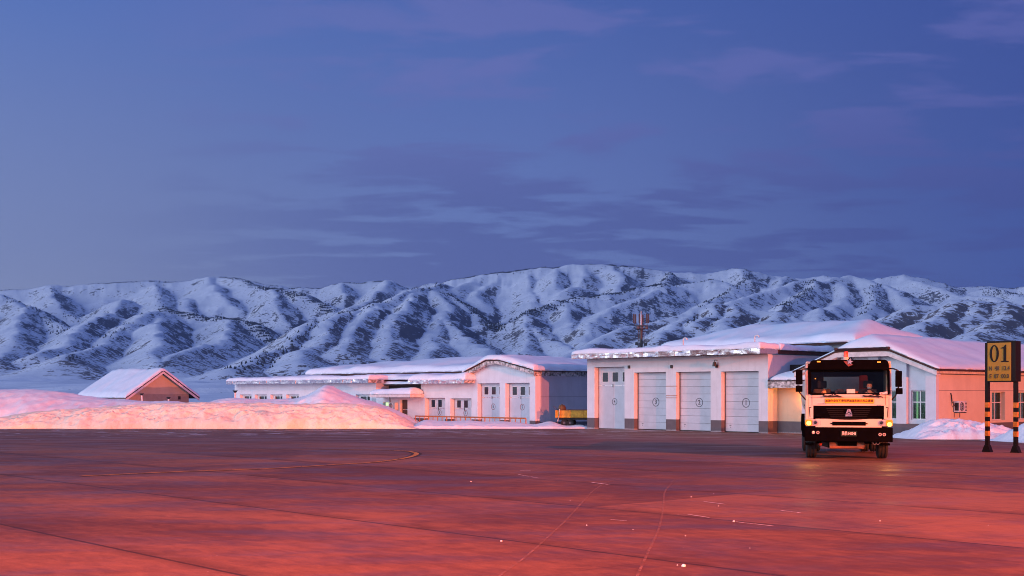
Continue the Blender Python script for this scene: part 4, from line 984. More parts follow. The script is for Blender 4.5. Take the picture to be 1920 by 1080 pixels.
def blob(name, s, sc, mat, label, cat, pos, seed):
    mb = MB(); bmesh.ops.create_icosphere(mb.bm, subdivisions=3, radius=1)
    for v in mb.bm.verts:
        v.co = Vector((v.co.x*sc[0], v.co.y*sc[1], v.co.z*sc[2]))*s*(.75+.5*fb(v.co.x*2.3+seed, v.co.y*2.3+v.co.z*1.7+seed, 3))
    o = mb.build(name, mat, smooth=True); place(o, *pos); tag(o, label, cat); return o
blob('sack', .26, (1, .9, 1.25), simple('sack_brown', (.16, .08, .03), .9, var=.4, scale=5), 'lumpy brown sack on the left end of the trailer', 'sack', (.42, .4, 1.2), 3)
blob('tarpaulin', .33, (1.25, 1, .75), simple('tarp_blue', (.02, .09, .30), .5, var=.3), 'crumpled blue tarpaulin on the trailer near the garage wall', 'tarpaulin', (2.7, .6, 1.12), 9)
mb = MB()
for i in range(9):
    yy = .15+i*.13; mb.box(.7, 2.3-.1*(i % 3), yy, yy+.1, .672+.38+.03*(i % 2), .672+.45+.05*(i % 2))
o = mb.build('plank_stack', M['rust']); place(o, 0, 0, 0); tag(o, 'dark reddish planks stacked along the trailer tray', 'planks')
o = MB().ring([(0,0,0), (-.05,.05,.45)], .03, 8).build('metal_rod', M['black']); place(o, 3.05, .7, 1.0); tag(o, 'short dark upright rod beside the blue tarpaulin', 'rod')
o = MB().ring([(0,0,0), (-.28,.0,.12), (-.5,0,.30)], .025, 8).build('bent_rod', M['steel']); place(o, .3, .5, 1.1); tag(o, 'bent grey rod sticking out past the trailer left end', 'rod')

# ------------------------------------------------------------------ antenna mast behind the garage
am_Y = 100.0; ap = P(1202, 649, am_Y); ap.z = gz(am_Y)
am = empty('antenna_mast', ap, 0, 'lattice topped telecom mast rising behind the garage roof', 'antenna mast')
def mz(py): return CAMZ+(HOR-py)/FOC*am_Y-gz(am_Y)
pxm = FOC/am_Y
MB().cyl((0,0,0), (0,0,mz(611)), .16, .13).build('pole', M['frame'], am)
for a in (-.22, .25): MB().ring([(a, .1, 0), (a, .1, mz(614))], .03, 8).build('cable_riser', M['frame'], am)
mb = MB()
for zz in (mz(611), mz(617)):
    r = .50 if zz > mz(613) else .36
    mb.ring([(r*math.cos(k*math.pi/6), r*math.sin(k*math.pi/6), zz) for k in range(12)], .035, 6, closed=True)
    for k in range(3): mb.ring([(0,0,zz), (r*math.cos(k*2.09+.3), r*math.sin(k*2.09+.3), zz)], .03, 6)
mb.build('platform', M['frame'], am)
MB().ring([(0,0,mz(611)), (0,0,mz(583))], [.07, .03], 8).build('top_rod', M['pvc'], am)
for k in range(6):
    th = k*math.pi/3+.2; x_, y_ = .55*math.cos(th), .5*math.sin(th); lean = 1.12
    pn = MB().box(x_*lean-.06, x_*lean+.06, y_*lean-.05, y_*lean+.05, mz(606), mz(589), .01).build('antenna_panel', simple('antenna_panel', (.05,.05,.06), .6) if k == 0 else bpy.data.materials['antenna_panel'], am)
    MB().ring([(x_, y_, mz(612)), (x_*lean, y_*lean, mz(588))], .022, 6).build('mount_pipe', M['frame'], pn)
for a, b in ((.0, 615), (.38, 615), (-.3, 614.5)): MB().lathe([(-.05, .02), (-.05, .14), (.0, .15), (.03, .02)], (a, -.4, mz(b)), 'y', 16).build('dish', M['steel'], am, smooth=True)
for a, b in ((-.35, 645), (.35, 646), (.0, 646)): MB().box(a-.13, a+.13, -.2, .1, mz(b)-.1, mz(b)+.14, .02).build('equipment_box', M['frame'], am)

# ------------------------------------------------------------------ vent pipes in the snow
for px, y0, y1, Yv, lb_ in ((441,750,732,104,'thin capped vent pipe beside the left end of the long low wing'), (268,752,737.5,118,'leaning capped vent pipe in the snow before the tan gable'), (316,755,744.5,118,'shorter capped vent pipe in the snow before the tan gable, right one')):
    b = P(px, y0+6, Yv); t = empty('snow_vent_pipe', b, 0, lb_, 'vent pipe', 'capped vent pipes standing in the snow'); h = (y0+6-y1)/FOC*Yv
    lean = -.12 if px == 268 else 0
    MB().ring([(0,0,-.5), (lean*h, 0, h-.15)], .075, 10).build('pipe', M['pvc'], t)
    MB().ring([(lean*h,0,h-.2), (lean*h,0,h-.02), (lean*h,0,h)], [.08, .22, .22], 12).build('cap', M['black'], t)

# ------------------------------------------------------------------ stand sign 01
sb = gp(1848, 847.5); 
sg_ = empty('stand_sign', sb, ROT, 'black framed yellow stand sign reading 01 on two striped legs', 'sign')
k = FOC/sb.y
def sgz(py): return (847.5-py)/k
WS = .93; TH = .36; M['sign_black'] = simple('sign_black', (.004, .004, .005), .5, spec=.12); M['sign_yellow'] = simple('sign_yellow', (.21, .145, .003), .3, var=.06, scale=1.5, spec=.2)
M['band'] = simple('band_orange', (.32, .155, .02), .35, var=.25, scale=12)
zt_, zb_ = sgz(641.5), sgz(716.5)
for i, xx in enumerate((0, WS+.02)):
    yy = .13
    leg = MB().box(xx-.06, xx+.06, yy-.06, yy+.06, .0, zt_-.02, .006).build('leg', M['sign_black'], sg_)
    MB().prism([(xx-.15, 0), (xx+.15, 0), (xx+.066, .22), (xx-.066, .22)], yy-.10, yy+.10).build('foot', M['sign_black'], leg)
    for p0, p1 in ((754.5,764), (772,781.5), (790,799.5), (808,817.5)):
        MB().box(xx-.064, xx+.064, yy-.064, yy+.064, sgz(p1), sgz(p0)).build('band', M['band'], leg)
bx = MB().box(.061, WS-.041, -.03, TH, zb_, zt_, .01).build('box', M['sign_black'], sg_)
MB().box(.061, WS+.10, -.05, -.031, zt_-.03, zt_+.02).build('top_rim', M['sign_black'], sg_); MB().box(.061, WS-.041, -.05, -.031, zb_-.0, zb_+.03).build('bottom_rim', M['sign_black'], sg_)
MB().box(WS-.038, WS+.09, -.02, TH-.02, zb_+.01, zt_+.01, .01).build('side_box', M['sign_black'], sg_)
fw0, fw1 = .085, WS-.06
MB().box(fw0, fw1, -.038, -.0302, zb_+.04, zt_-.035).build('face', M['sign_yellow'], sg_)
def serif01(parent):
    mb = MB(); H = sgz(647.5)-sgz(679.5); zc = (sgz(647.5)+sgz(679.5))/2; cxa = fw0+(fw1-fw0)*.29; n = 36; y0, y1 = -.046, -.0385
    ro, ri = [], []
    for i in range(n):
        t = 2*math.pi*i/n; ro.append((cxa+.155*math.cos(t), zc+H/2*math.sin(t))); ri.append((cxa+.075*math.cos(t), zc+(H/2-.035)*math.sin(t)))
    V = [[mb.bm.verts.new((a, yy, b)) for a, b in L_] for L_, yy in ((ro, y0), (ri, y0), (ri, y1), (ro, y1))]
    for a in range(4):
        A, B = V[a], V[(a+1) % 4]
        for i in range(n): mb.bm.faces.new((A[i], A[(i+1)%n], B[(i+1)%n], B[i]))
    mb.build('numeral', M['sign_black'], parent)
    c = fw0+(fw1-fw0)*.74; b0 = zc-H/2; t0 = zc+H/2
    MB().prism([(c-.13, b0), (c+.13, b0), (c+.13, b0+.025), (c+.05, b0+.04), (c+.05, t0), (c+.01, t0), (c-.04, t0-.07), (c-.13, t0-.10), (c-.13, t0-.12), (c-.045, t0-.12), (c-.045, b0+.04), (c-.13, b0+.025)], y0, y1).build('numeral', M['sign_black'], parent)
serif01(sg_)
M['sign_text'] = simple('sign_text', (.02, .015, .006), .6)
cxs = (fw0+fw1)/2
text_mesh('N  48  13.4', .19, M['sign_text'], sg_, (cxs, -.044, sgz(691.5)), 'coordinate_text', sx=.80, bold=.004)
text_mesh('E  87  00.0', .19, M['sign_text'], sg_, (cxs, -.044, sgz(706)), 'coordinate_text', sx=.80, bold=.004)

# ------------------------------------------------------------------ people
def skin_mesh(verts, edges, radii, name, mat, parent, sub=2, root=0):
    me = bpy.data.meshes.new(name); me.from_pydata([tuple(v) for v in verts], edges, [])
    o = bpy.data.objects.new('tmp', me); COL.objects.link(o)
    md = o.modifiers.new('s', 'SKIN'); md.use_smooth_shade = True
    sv = me.skin_vertices[0].data
    for i, r_ in enumerate(radii): sv[i].radius = (r_, r_) if not isinstance(r_, tuple) else r_
    sv[root].use_root = True
    md2 = o.modifiers.new('u', 'SUBSURF'); md2.levels = sub; md2.render_levels = sub
    bpy.context.view_layer.update()
    m2 = bpy.data.meshes.new_from_object(o.evaluated_get(bpy.context.evaluated_depsgraph_get())); bpy.data.objects.remove(o)
    m2.name = name; m2.materials.clear(); return link(name, m2, mat, parent, smooth=True)
M['skin'] = simple('skin', (.60, .34, .23), .55, var=.06); M['hair'] = simple('hair', (.010, .009, .009), .6)
M['mask'] = simple('mask_blue', (.34, .52, .62), .8); M['jacket'] = simple('jacket_dark', (.015, .016, .022), .85); M['vest'] = simple('vest_yellow', (.85, .85, .03), .7)
def seated_person(pos, rz, label, jacket, vest=None, wheel=False, tilt=0.0, cap=None, patch=None):
    """seated body, local -y is where the person looks; pos is the seat point under the hips"""
    t = empty('person', pos, rz, label, 'person')
    V = []; E = []; Rd = []
    def add(p, r_, par=None):
        V.append(Vector(p)); Rd.append(r_)
        if par is not None: E.append((par, len(V)-1))
        return len(V)-1
    hip_ = add((0, 0, .10), (.17, .13)); b1 = add((0, .02, .28), (.155, .115), hip_); b2 = add((0, .02, .45), (.17, .12), b1); nk = add((0, .0, .575), (.075, .07), b2)
    hd0 = add((tilt*.3, -.01, .66), (.065, .072), nk)
    for s_ in (-1, 1):
        sh = add((s_*.19, .01, .50), .062, b2)
        if wheel: el = add((s_*.27, -.16, .30), .047, sh); wr = add((s_*.17, -.40, .37), .031, el)
        else: el = add((s_*.26, -.10, .24), .047, sh); wr = add((s_*.15, -.33, .22), .031, el)
        pm = add(V[wr]+Vector((-s_*.01, -.065, .015)), (.038, .018), wr)
        for f_ in range(4):
            q = V[pm]+Vector((-s_*(.027-.018*f_), -.035, .012)); k1 = add(q, .0095, pm); k2 = add(q+Vector((0, -.03, -.012)), .0088, k1); add(q+Vector((0, -.034, -.036+.003*f_)), .008, k2)
        th_ = add(V[wr]+Vector((-s_*.045, -.045, .02)), .011, wr); add(V[wr]+Vector((-s_*.062, -.075, .012)), .009, th_)
        kn = add((s_*.12, -.42, .12), .075, hip_); an = add((s_*.12, -.50, -.30), .048, kn); add((s_*.12, -.62, -.34), .042, an)
    body = skin_mesh(V, E, Rd, 'body', M['skin'], t)
    # clothes: same skeleton, a little larger, cut at neck, wrists and ankles
    keep = {hip_, b1, b2}; V2 = []; R2 = []; E2 = []; mp = {}
    idx = [0, 1, 2]; per = 3+12+2+3
    def cp(i, r_, par=None, p=None):
        V2.append(p or V[i]); R2.append(r_)
        if par is not None: E2.append((par, len(V2)-1))
        return len(V2)-1
    h = cp(hip_, (.19, .15)); c1 = cp(b1, (.18, .14), h); c2 = cp(b2, (.20, .15), c1); cp(nk, (.085, .08), c2, Vector((0, .01, .55)))
    base = 5
    for s_ in (0, 1):
        o_ = base+s_*((len(V)-5)//2); sh, el, wr = o_, o_+1, o_+2
        a = cp(sh, .082, c2); b = cp(el, .064, a); cp(wr, .046, b, V[el].lerp(V[wr], .92))
        kn = o_+(len(V)-5)//2-3; an = kn+1
        c = cp(kn, .095, h); cp(an, .065, c, V[kn].lerp(V[an], .9))
    skin_mesh(V2, E2, R2, 'jacket', jacket, t)
    if vest:
        skin_mesh([Vector((0,0,.20)), Vector((0,.02,.34)), Vector((0,.02,.47))], [(0,1),(1,2)], [(.195,.155),(.20,.158),(.212,.162)], 'vest', vest, t)
    # head
    mb = MB(); bmesh.ops.create_uvsphere(mb.bm, u_segments=28, v_segments=20, radius=1)
    for v in mb.bm.verts:
        x_, y_, z_ = v.co; jaw = 1-.25*max(0, -z_)**1.3; v.co = Vector((x_*.075*jaw, y_*.095*(1-.08*max(0, -z_)), z_*.115))
        if y_ < -.6 and abs(z_) < .35: v.co.y += .006*(1-abs(x_)*2)
        if y_ < -.75 and abs(x_) < .22 and -.30 < z_ < .12: v.co.y -= .020*(1-abs(x_)/.22)*(1-(z_-(-.2))**2*8 if abs(z_+.2) < .3 else .2)
        if y_ < -.8 and abs(z_+.45) < .08: v.co.y -= .004
        if y_ < -.6 and .05 < z_ < .25 and .25 < abs(x_) < .55: v.co.y += .007
    for s_ in (-1, 1): mb.sphere((s_*.076, .005, -.005), .022, (.35, .8, 1.2), 6)
    hd = mb.build('head', M['skin'], t, smooth=True); hd.location = (tilt*.4, -.015, .755)
    ey = MB()
    for s_ in (-1, 1): ey.sphere((s_*.030, -.085, .012), .0105, (1, .6, .7), 6)
    ey.build('eye', M['hair'], hd, smooth=True)
    mb = MB(); bmesh.ops.create_uvsphere(mb.bm, u_segments=24, v_segments=16, radius=1)
    for v in mb.bm.verts:
        x_, y_, z_ = v.co; v.co = Vector((x_*.083, y_*.104, z_*.122+.008))
    bmesh.ops.delete(mb.bm, geom=[v for v in mb.bm.verts if (v.co.y < -.035 and v.co.z < .062) or v.co.z < -.05], context='VERTS')
    hr_ = mb.build('hair' if not cap else 'cap', cap or M['hair'], hd, smooth=True); hr_.modifiers.new('t', 'SOLIDIFY').thickness = .006
    mb = MB(); bmesh.ops.create_uvsphere(mb.bm, u_segments=24, v_segments=16, radius=1)
    for v in mb.bm.verts:
        x_, y_, z_ = v.co; v.co = Vector((x_*.071, y_*.108, z_*.12-.004))
    bmesh.ops.delete(mb.bm, geom=[v for v in mb.bm.verts if v.co.y > -.03 or v.co.z > -.008 or v.co.z < -.095], context='VERTS')
    mk = mb.build('face_mask', M['mask'], hd, smooth=True); mk.modifiers.new('t', 'SOLIDIFY').thickness = .004
    if patch: MB().box(-.16, -.04, -.175, -.150, .38, .47, .01).build('badge', patch, t)
    return t

# ------------------------------------------------------------------ haze
hm = bpy.data.materials.new('haze'); hm.use_nodes = True; nodes_of(hm.node_tree); hk = NT(hm.node_tree)
pv = hk.add('ShaderNodeVolumePrincipled'); pv.inputs['Density'].default_value = 4.5e-5; pv.inputs['Color'].default_value = (.42, .60, 1, 1); pv.inputs['Anisotropy'].default_value = .2
hk.l.new(pv.outputs[0], hk.add('ShaderNodeOutputMaterial').inputs['Volume'])
hz_ = MB().box(-7500, 7500, -200, 7200, -30, 900).build('haze', hm); tag(hz_, 'thin blue evening haze over the valley', 'haze', kind='stuff')

# ------------------------------------------------------------------ the truck
TA = R(12.6); TY = 34.6; TX = (1591-960)/FOC*TY
tk = empty('refuelling_truck', (TX, TY, 0), -TA, 'white refuelling truck with lit headlights driving towards the camera', 'truck')
TM = Matrix.Translation((TX, TY, 0)) @ Matrix.Rotation(-TA, 4, 'Z')
KX = 312.0
def tx(zx): return (zx-522)/KX
def tzv(zy): return (863-(640+zy/4.696))/66.5
M['truck_white'] = simple('truck_white', (.47, .43, .36), .32, var=.05, scale=1.2, coat=.3); M['truck_black'] = simple('truck_black', (.0025, .002, .0025), .6, var=.2, spec=.0)
M['seat'] = simple('seat', (.03, .03, .035), .8)
M['seam'] = simple('seam', (.10, .07, .07), .8)
W2 = 1.17
def arc_rect(x0, x1, z0, z1, r, n=5, rb=None):
    rb = r if rb is None else rb; out = []
    for cx_, cz_, a0, rr in ((x1-r, z1-r, 0, r), (x0+r, z1-r, 90, r), (x0+rb, z0+rb, 180, rb), (x1-rb, z0+rb, 270, rb)):
        for i in range(n+1):
            a = R(a0+90*i/n); out.append((cx_+rr*math.cos(a), cz_+rr*math.sin(a)))
    return out
def slant(o, z0=1.83, s=.20):
    for v in o.data.vertices:
        if v.co.z > z0: v.co.y += (v.co.z-z0)*s
    return o
# shell: sides with a window opening, roof, rear wall with a window, lower front
sh = MB()
for s_ in (-1, 1):
    T4 = Matrix(((0, -s_, 0, s_*W2), (1, 0, 0, 0), (0, 0, 1, 0), (0, 0, 0, 1)))
    sh.wall([.05, .42, 1.30, 2.05], [.98, 1.72, 2.45, 2.72], lambda a, b: not (.42 < a < 1.30 and 1.72 < b < 2.45), 0, .06, M=T4)
sh.wall([-W2+.061, -.62, .46, W2-.061], [.98, 1.95, 2.38, 2.72], lambda a, b: not (-.62 < a < .46 and 1.95 < b < 2.38), 1.99, 2.05)
sh.box(-W2, W2, .35, 2.05, 2.722, 2.80, .03)
sh.box(-W2+.07, W2-.07, .30, 1.95, .98, 1.04)
shell = sh.build('cab', M['truck_white'], tk)
for v in shell.data.vertices:
    if v.co.z > 1.83 and v.co.y < .3: v.co.y += (v.co.z-1.83)*.20
# front white panel with rounded edge towards the sides
def bowed(x): return .085*(abs(x)/W2)**3
def front_panel(poly_xs, z0f, z1f, y0, depth, name, mat, parent, nz=4):
    mb = MB(); n = len(poly_xs); F = []; B = []
    for j in range(nz+1):
        F.append([mb.bm.verts.new((a, y0+bowed(a), z0f(a)+(z1f(a)-z0f(a))*j/nz)) for a in poly_xs]); B.append([mb.bm.verts.new((a, y0+depth+bowed(a), z0f(a)+(z1f(a)-z0f(a))*j/nz)) for a in poly_xs])
    for j in range(nz):
        for i in range(n-1): mb.bm.faces.new((F[j][i], F[j][i+1], F[j+1][i+1], F[j+1][i])); mb.bm.faces.new((B[j][i], B[j+1][i], B[j+1][i+1], B[j][i+1]))
        mb.bm.faces.new((F[j][0], F[j+1][0], B[j+1][0], B[j][0])); mb.bm.faces.new((F[j][-1], B[j][-1], B[j+1][-1], F[j+1][-1]))
    for i in range(n-1): mb.bm.faces.new((F[0][i], B[0][i], B[0][i+1], F[0][i+1])); mb.bm.faces.new((F[nz][i], F[nz][i+1], B[nz][i+1], B[nz][i]))
    return mb.build(name, mat, parent, autos=35)
XS = lin(-W2, W2, 26)
zg1 = tzv(566)
front_panel(XS, lambda a: zg1-.0, lambda a: 1.86, 0, .30, 'front_panel', M['truck_white'], tk)
# grille outline: wide at the top, curved bottom
gxt, gxb = .965, .80
def gbot(a): return tzv(690)+.10*(abs(a)/gxt)**2.2
gx = lin(-gxt, gxt, 22)
front_panel([q for q in gx], lambda a: max(gbot(a), tzv(690)) , lambda a: zg1-.004, .035, .2, 'grille', M['truck_black'], tk)
mb = MB()
for i in range(6):
    zz = tzv(592+17*i); hw = .62-.03*i
    if i in (1, 2): segs = ((-hw, -.14), (.14, hw))
    else: segs = ((-hw, hw),)
    for a, b in segs: mb.box(a, b, .018, .034, zz-.012, zz+.012, .003)
mb.build('grille_slats', M['sign_black'], tk)
# side cheeks beside the grille and lower white bumper part
for s_ in (-1, 1):
    xs_ = [s_*q for q in lin(gxt, W2, 5)]; xs_.sort()
    front_panel(xs_, lambda a: tzv(682), lambda a: zg1-.003, 0, .30, 'cheek_panel', M['truck_white'], tk)
    MB().prism([(s_*1.045, tzv(670)), (s_*1.06, tzv(670)), (s_*1.085, zg1-.05), (s_*1.0, zg1-.03), (s_*1.0, zg1-.05), (s_*1.065, zg1-.07)], .055, .062).build('air_slot', M['truck_black'], tk)
wl_ = .90
sl0, sl1, sz_a, sz_b = tx(383), tx(668), tzv(742), tzv(707)
front_panel(lin(-wl_, wl_, 18), lambda a: tzv(757), lambda a: min(gbot(a)-.004, tzv(682)-.003) if abs(a) < gxt else tzv(690), .0, .28, 'lower_panel', M['truck_white'], tk)
mb = MB(); mb.box(sl0, sl1, -.012, .01, sz_a, sz_b, .01)
for i in range(2): mb.box(sl0+.01, sl1-.01, -.02, -.011, sz_a+.02+.05*i, sz_a+.035+.05*i)
for s_ in (-1, 1): mb.box((sl0-.05) if s_ < 0 else sl1, sl0 if s_ < 0 else (sl1+.05), -.01, .008, (sz_a+sz_b)/2-.015, (sz_a+sz_b)/2+.015)
mb.build('air_intake', M['truck_black'], tk)
# seams
mb = MB(); mb.box(-1.08, 1.08, -.004+.0, .0, tzv(492), tzv(489))
for s_ in (-1, 1): mb.box(s_*1.0-.004, s_*1.0+.004, .045, .060, tzv(560), 1.85)
mb.build('panel_seam', M['seam'], tk)
# emblem: chrome three-part triangle
ecx, ecz = tx(525), tzv(630)
e_ = MB()
e_.prism([(ecx-.095, ecz-.05), (ecx+.095, ecz-.05), (ecx+.035, ecz+.105), (ecx-.035, ecz+.105)], -.004, .016, bev=.006)
em = e_.build('emblem', M['chrome'], tk)
MB().box(ecx-.09, ecx+.09, -.002, .016, ecz-.10, ecz-.06, .004).build('emblem_base', M['chrome'], em)
mb = MB()
for a in (90, 210, 330):
    mb.ring([(ecx, -.007, ecz+.015), (ecx+.08*math.cos(R(a)), -.007, ecz+.015+.08*math.sin(R(a)))], .009, 6)
mb.build('emblem_star', M['truck_black'], em)
# banner
bn = MB().box(tx(320), tx(735), -.012, -.003, tzv(546), tzv(503), .002).build('banner', simple('banner_yellow', (.62, .36, .005), .5, var=.04), tk)
text_mesh('加油作业时不得阻碍加油车前方应急通道', .078, simple('banner_red', (.05, .004, .004), .6), bn, (tx(527), -.016, tzv(524)), 'banner_text', extr=.002, sx=.93, bold=.002)
text_mesh('SINOTRUK', .05, M['chrome'], tk, (tx(295), -.012+.02, tzv(551)), 'lettering', extr=.002); text_mesh('HOWO', .045, M['chrome'], tk, (tx(785), .012, tzv(563)), 'lettering', extr=.002)
# visor and windscreen surround
wsz0, wsz1 = tzv(472), tzv(236)
ysl = lambda z_: .03+max(0, z_-1.83)*.20
def screen_frame():
    out = arc_rect(tx(183), tx(872), wsz0, 2.60, .09, 5, .07); inn = arc_rect(tx(203), tx(852), wsz0+.05, 2.585, .07, 5, .05)
    mb = MB(); n = len(out); V = []
    for L_, dy in ((out, -.02), (inn, -.02), (inn, .03), (out, .03)): V.append([mb.bm.verts.new((a, ysl(b)+dy, b)) for a, b in L_])
    for a in range(4):
        A, B = V[a], V[(a+1) % 4]
        for i in range(n): mb.bm.faces.new((A[i], A[(i+1) % n], B[(i+1) % n], B[i]))
    mb.build('windscreen_frame', M['truck_black'], tk)
    mb = MB(); vs = [mb.bm.verts.new((a, ysl(b)+.0, b)) for a, b in inn]; mb.bm.faces.new(vs)
    m, kk, b_, o_ = new_mat('windscreen'); t_ = kk.add('ShaderNodeBsdfTransparent'); t_.inputs[0].default_value = (.86, .88, .86, 1); g2 = kk.add('ShaderNodeBsdfGlossy'); g2.inputs['Roughness'].default_value = .02
    mx = kk.add('ShaderNodeMixShader'); mx.inputs[0].default_value = .02; kk.l.new(t_.outputs[0], mx.inputs[1]); kk.l.new(g2.outputs[0], mx.inputs[2]); kk.l.new(mx.outputs[0], o_.inputs[0])
    M['windscreen'] = m; mb.build('windscreen', m, tk)
screen_frame()
# white corner pillars beside the screen
for s_ in (-1, 1):
    mb = MB(); a0, a1 = (1.125, W2)
    q = [mb.bm.verts.new((s_*a, ysl(z_)+dy, z_)) for z_ in (1.84, 2.70) for a, dy in ((a0, -.01), (a1, .05), (a1, .14), (a0, .10))]
    for i in range(4): mb.bm.faces.new((q[i], q[(i+1) % 4], q[4+(i+1) % 4], q[4+i]))
    mb.build('pillar', M['truck_white'], tk)
vp = arc_rect(tx(190), tx(862), 2.56, tzv(162), .12, 6, .01)
mb = MB(); mb.prism(vp, .02, .42, bev=.02); vis = mb.build('sun_visor', M['truck_black'], tk, autos=40)
M['lamp_amber'] = emit('lamp_amber', (1, .25, .03), 2.2, (.05, .02, 0)); M['lamp_head'] = emit('lamp_head', (1, .40, .09), 4.0, (.05, .02, 0)); M['lamp_glow'] = emit('lamp_glow', (1, .17, .004), 1.9, (.04, .01, 0)); M['lens'] = simple('lens', (.55, .50, .48), .12, .3)
for zx, zy in ((268, 177), (780, 184)):
    MB().box(tx(zx)-.05, tx(zx)+.05, .0, .019, tzv(zy)-.018, tzv(zy)+.018, .01).build('marker_lamp', M['lamp_amber'], tk)
# beacon and star ornament on the roof
bx_ = tx(507)
bc = MB().cyl((bx_, .5, 2.80), (bx_, .5, 2.93), .075, .085, 20).build('beacon_base', M['truck_white'], tk)
m_ = simple('beacon_red', (.75, .06, .015), .25); MB().lathe([(2.93, .02), (2.93, .068), (3.06, .062), (3.08, .05), (3.085, .01)], (bx_, .5, 0), 'z', 20).build('beacon', m_, bc, autos=40)
def star(cx_, cz_, r_, y0, y1):
    return [(cx_+(r_ if i % 2 == 0 else r_*.42)*math.sin(i*math.pi/5+.15), cz_+(r_ if i % 2 == 0 else r_*.42)*math.cos(i*math.pi/5+.15)) for i in range(10)]
so = MB().prism(star(tx(533), tzv(180), .095, 0, 0), -.02, .015).build('star_ornament', M['chrome'], tk)
MB().ring([(tx(515), .01, tzv(168)), (tx(530), .01, tzv(150)), (tx(545), .01, tzv(140)), (tx(552), .01, tzv(160)), (tx(540), .01, tzv(172))], .012, 6).build('ribbon', M['truck_black'], so)
MB().prism([(tx(478), tzv(172)), (tx(520), tzv(178)), (tx(560), tzv(205)), (tx(522), tzv(222)), (tx(500), tzv(200))], -.004, .012).build('ribbon_tail', simple('ribbon_red', (.12, .03, .03), .7), so)
# wipers
for zx in (300, 640):
    wp = MB().ring([(tx(zx), -.035, tzv(478)), (tx(zx+75), -.04, tzv(486)), (tx(zx+150), -.04, tzv(484))], .018, 8).build('wiper', M['black'], tk)
    MB().ring([(tx(zx+15), -.05, tzv(490)), (tx(zx+90), -.05, tzv(470))], .014, 6).ring([(tx(zx+95), -.05, tzv(466)), (tx(zx+170), -.05, tzv(492))], .014, 6).build('wiper_arm', M['black'], wp)
# headlights
for s_, zx0, zx1, hot in ((-1, 155, 290, 182), (1, 765, 893, 868)):
    a0, a1 = tx(zx0), tx(zx1)
    mb = MB(); inn = a1 if s_ < 0 else a0; outx = a0 if s_ < 0 else a1
    poly = [(inn, tzv(745)), (outx, tzv(748)), (outx, tzv(680)), (inn-s_*0+0, tzv(695))]
    hl = MB().prism(poly, .02, .25, bev=.015).build('headlight', M['lens'], tk)
    MB().sphere((tx(hot), .0, tzv(722 if s_ < 0 else 730)), .066, (1, .5, 1), 10).build('lamp_lit', M['lamp_head'], hl, smooth=True)
    MB().prism([(tx(hot)-.10, tzv(744)), (tx(hot)+.09, tzv(744)), (tx(hot)+.09, tzv(690)), (tx(hot)-.10, tzv(690))], -.002, .019, bev=.02).build('headlight_glow', M['lamp_glow'], hl)  # glowing plate stands in for the bloom around the lit headlamp
    ic = tx(238 if s_ < 0 else 800)
    ring_mesh((ic, tzv(717)), .045, .07, -.0, .03, 20).build('reflector', M['chrome'], hl); MB().lathe([(.0, .005), (.01, .044), (.03, .044), (.03, .005)], (ic, 0, tzv(717)), 'y', 20).build('bulb', M['glass'], hl)
    ld = bpy.data.lights.new('headlight_light', 'SPOT'); ld.energy = 30; ld.color = (1, .42, .10); ld.spot_size = R(100); ld.spot_blend = .8; ld.shadow_soft_size = .04
    lo2 = bpy.data.objects.new('headlight_light', ld); COL.objects.link(lo2); lo2.parent = tk; lo2.location = (tx(hot), -.10, tzv(726)); lo2.rotation_euler = (R(90-10), 0, R(180))
# black bumper
bmp = front_panel(lin(-1.2, 1.2, 26), lambda a: tzv(880)+.10*max(0, (abs(a)-.85)/.35)**2*0, lambda a: tzv(758)-.002, -.05, .35, 'bumper', M['truck_black'], tk)
MB().box(-1.2, 1.2, -.004, .12, tzv(884), tzv(880)-.003).build('bumper_lip', M['truck_black'], tk)
for zx, zy in ((222, 803), (260, 804), (788, 818), (823, 818)):
    fl = ring_mesh((tx(zx), tzv(zy)), .030, .044, -.055, .03, 18).build('fog_lamp', M['lens'], tk); MB().lathe([(-.05, .004), (-.045, .03), (.0, .03), (.0, .004)], (tx(zx), .0, tzv(zy)), 'y', 16).build('fog_lens', M['lens'] if zx == 222 else M['frame'], fl)
pl = MB().box(tx(455), tx(593), -.075, -.052, tzv(836), tzv(789), .004).build('number_plate', simple('plate_green', (.010, .022, .018), .6, spec=.1), tk)
text_mesh('民航·H0246', .118, simple('plate_white', (.62, .56, .52), .5), pl, (tx(524), -.078, tzv(812)), 'plate_text', extr=.002, sx=.66, bold=.001)
# under bumper: pale tube, hose, red light, exhausts
MB().lathe([(tx(362), .06), (tx(366), .10), (tx(430), .10), (tx(436), .095), (tx(595), .095), (tx(600), .105), (tx(660), .105), (tx(666), .06)], (0, .45, tzv(922)), 'x', 24).build('air_tank', simple('tank_copper', (.32, .16, .10), .5, .3, .2), tk, autos=40)
MB().box(tx(432), tx(598), .33, .36, tzv(925), tzv(885)).build('tank_bracket', M['truck_black'], tk)
MB().ring([(tx(300), .6, tzv(905)), (tx(365), .5, tzv(920))], [.07, .09], 12).build('hose', M['rubber'], tk)
MB().sphere((tx(287), .55, tzv(915)), .055, (1, 1, .8), 8).build('red_valve', simple('red_valve', (.5, .05, .02), .4), tk, smooth=True)
for zx in (745, 772): ring_mesh((tx(zx), tzv(893)), .035, .052, .1, .7, 20).build('exhaust_pipe', M['steel'], tk)
MB().box(-.42, .42, .8, 9.2, .62, .82).build('chassis', M['truck_black'], tk)
MB().box(-1.0, 1.0, 1.25, 1.45, .42, .56).box(-.15, .15, 1.1, 1.6, .30, .70).build('front_axle', M['truck_black'], tk)
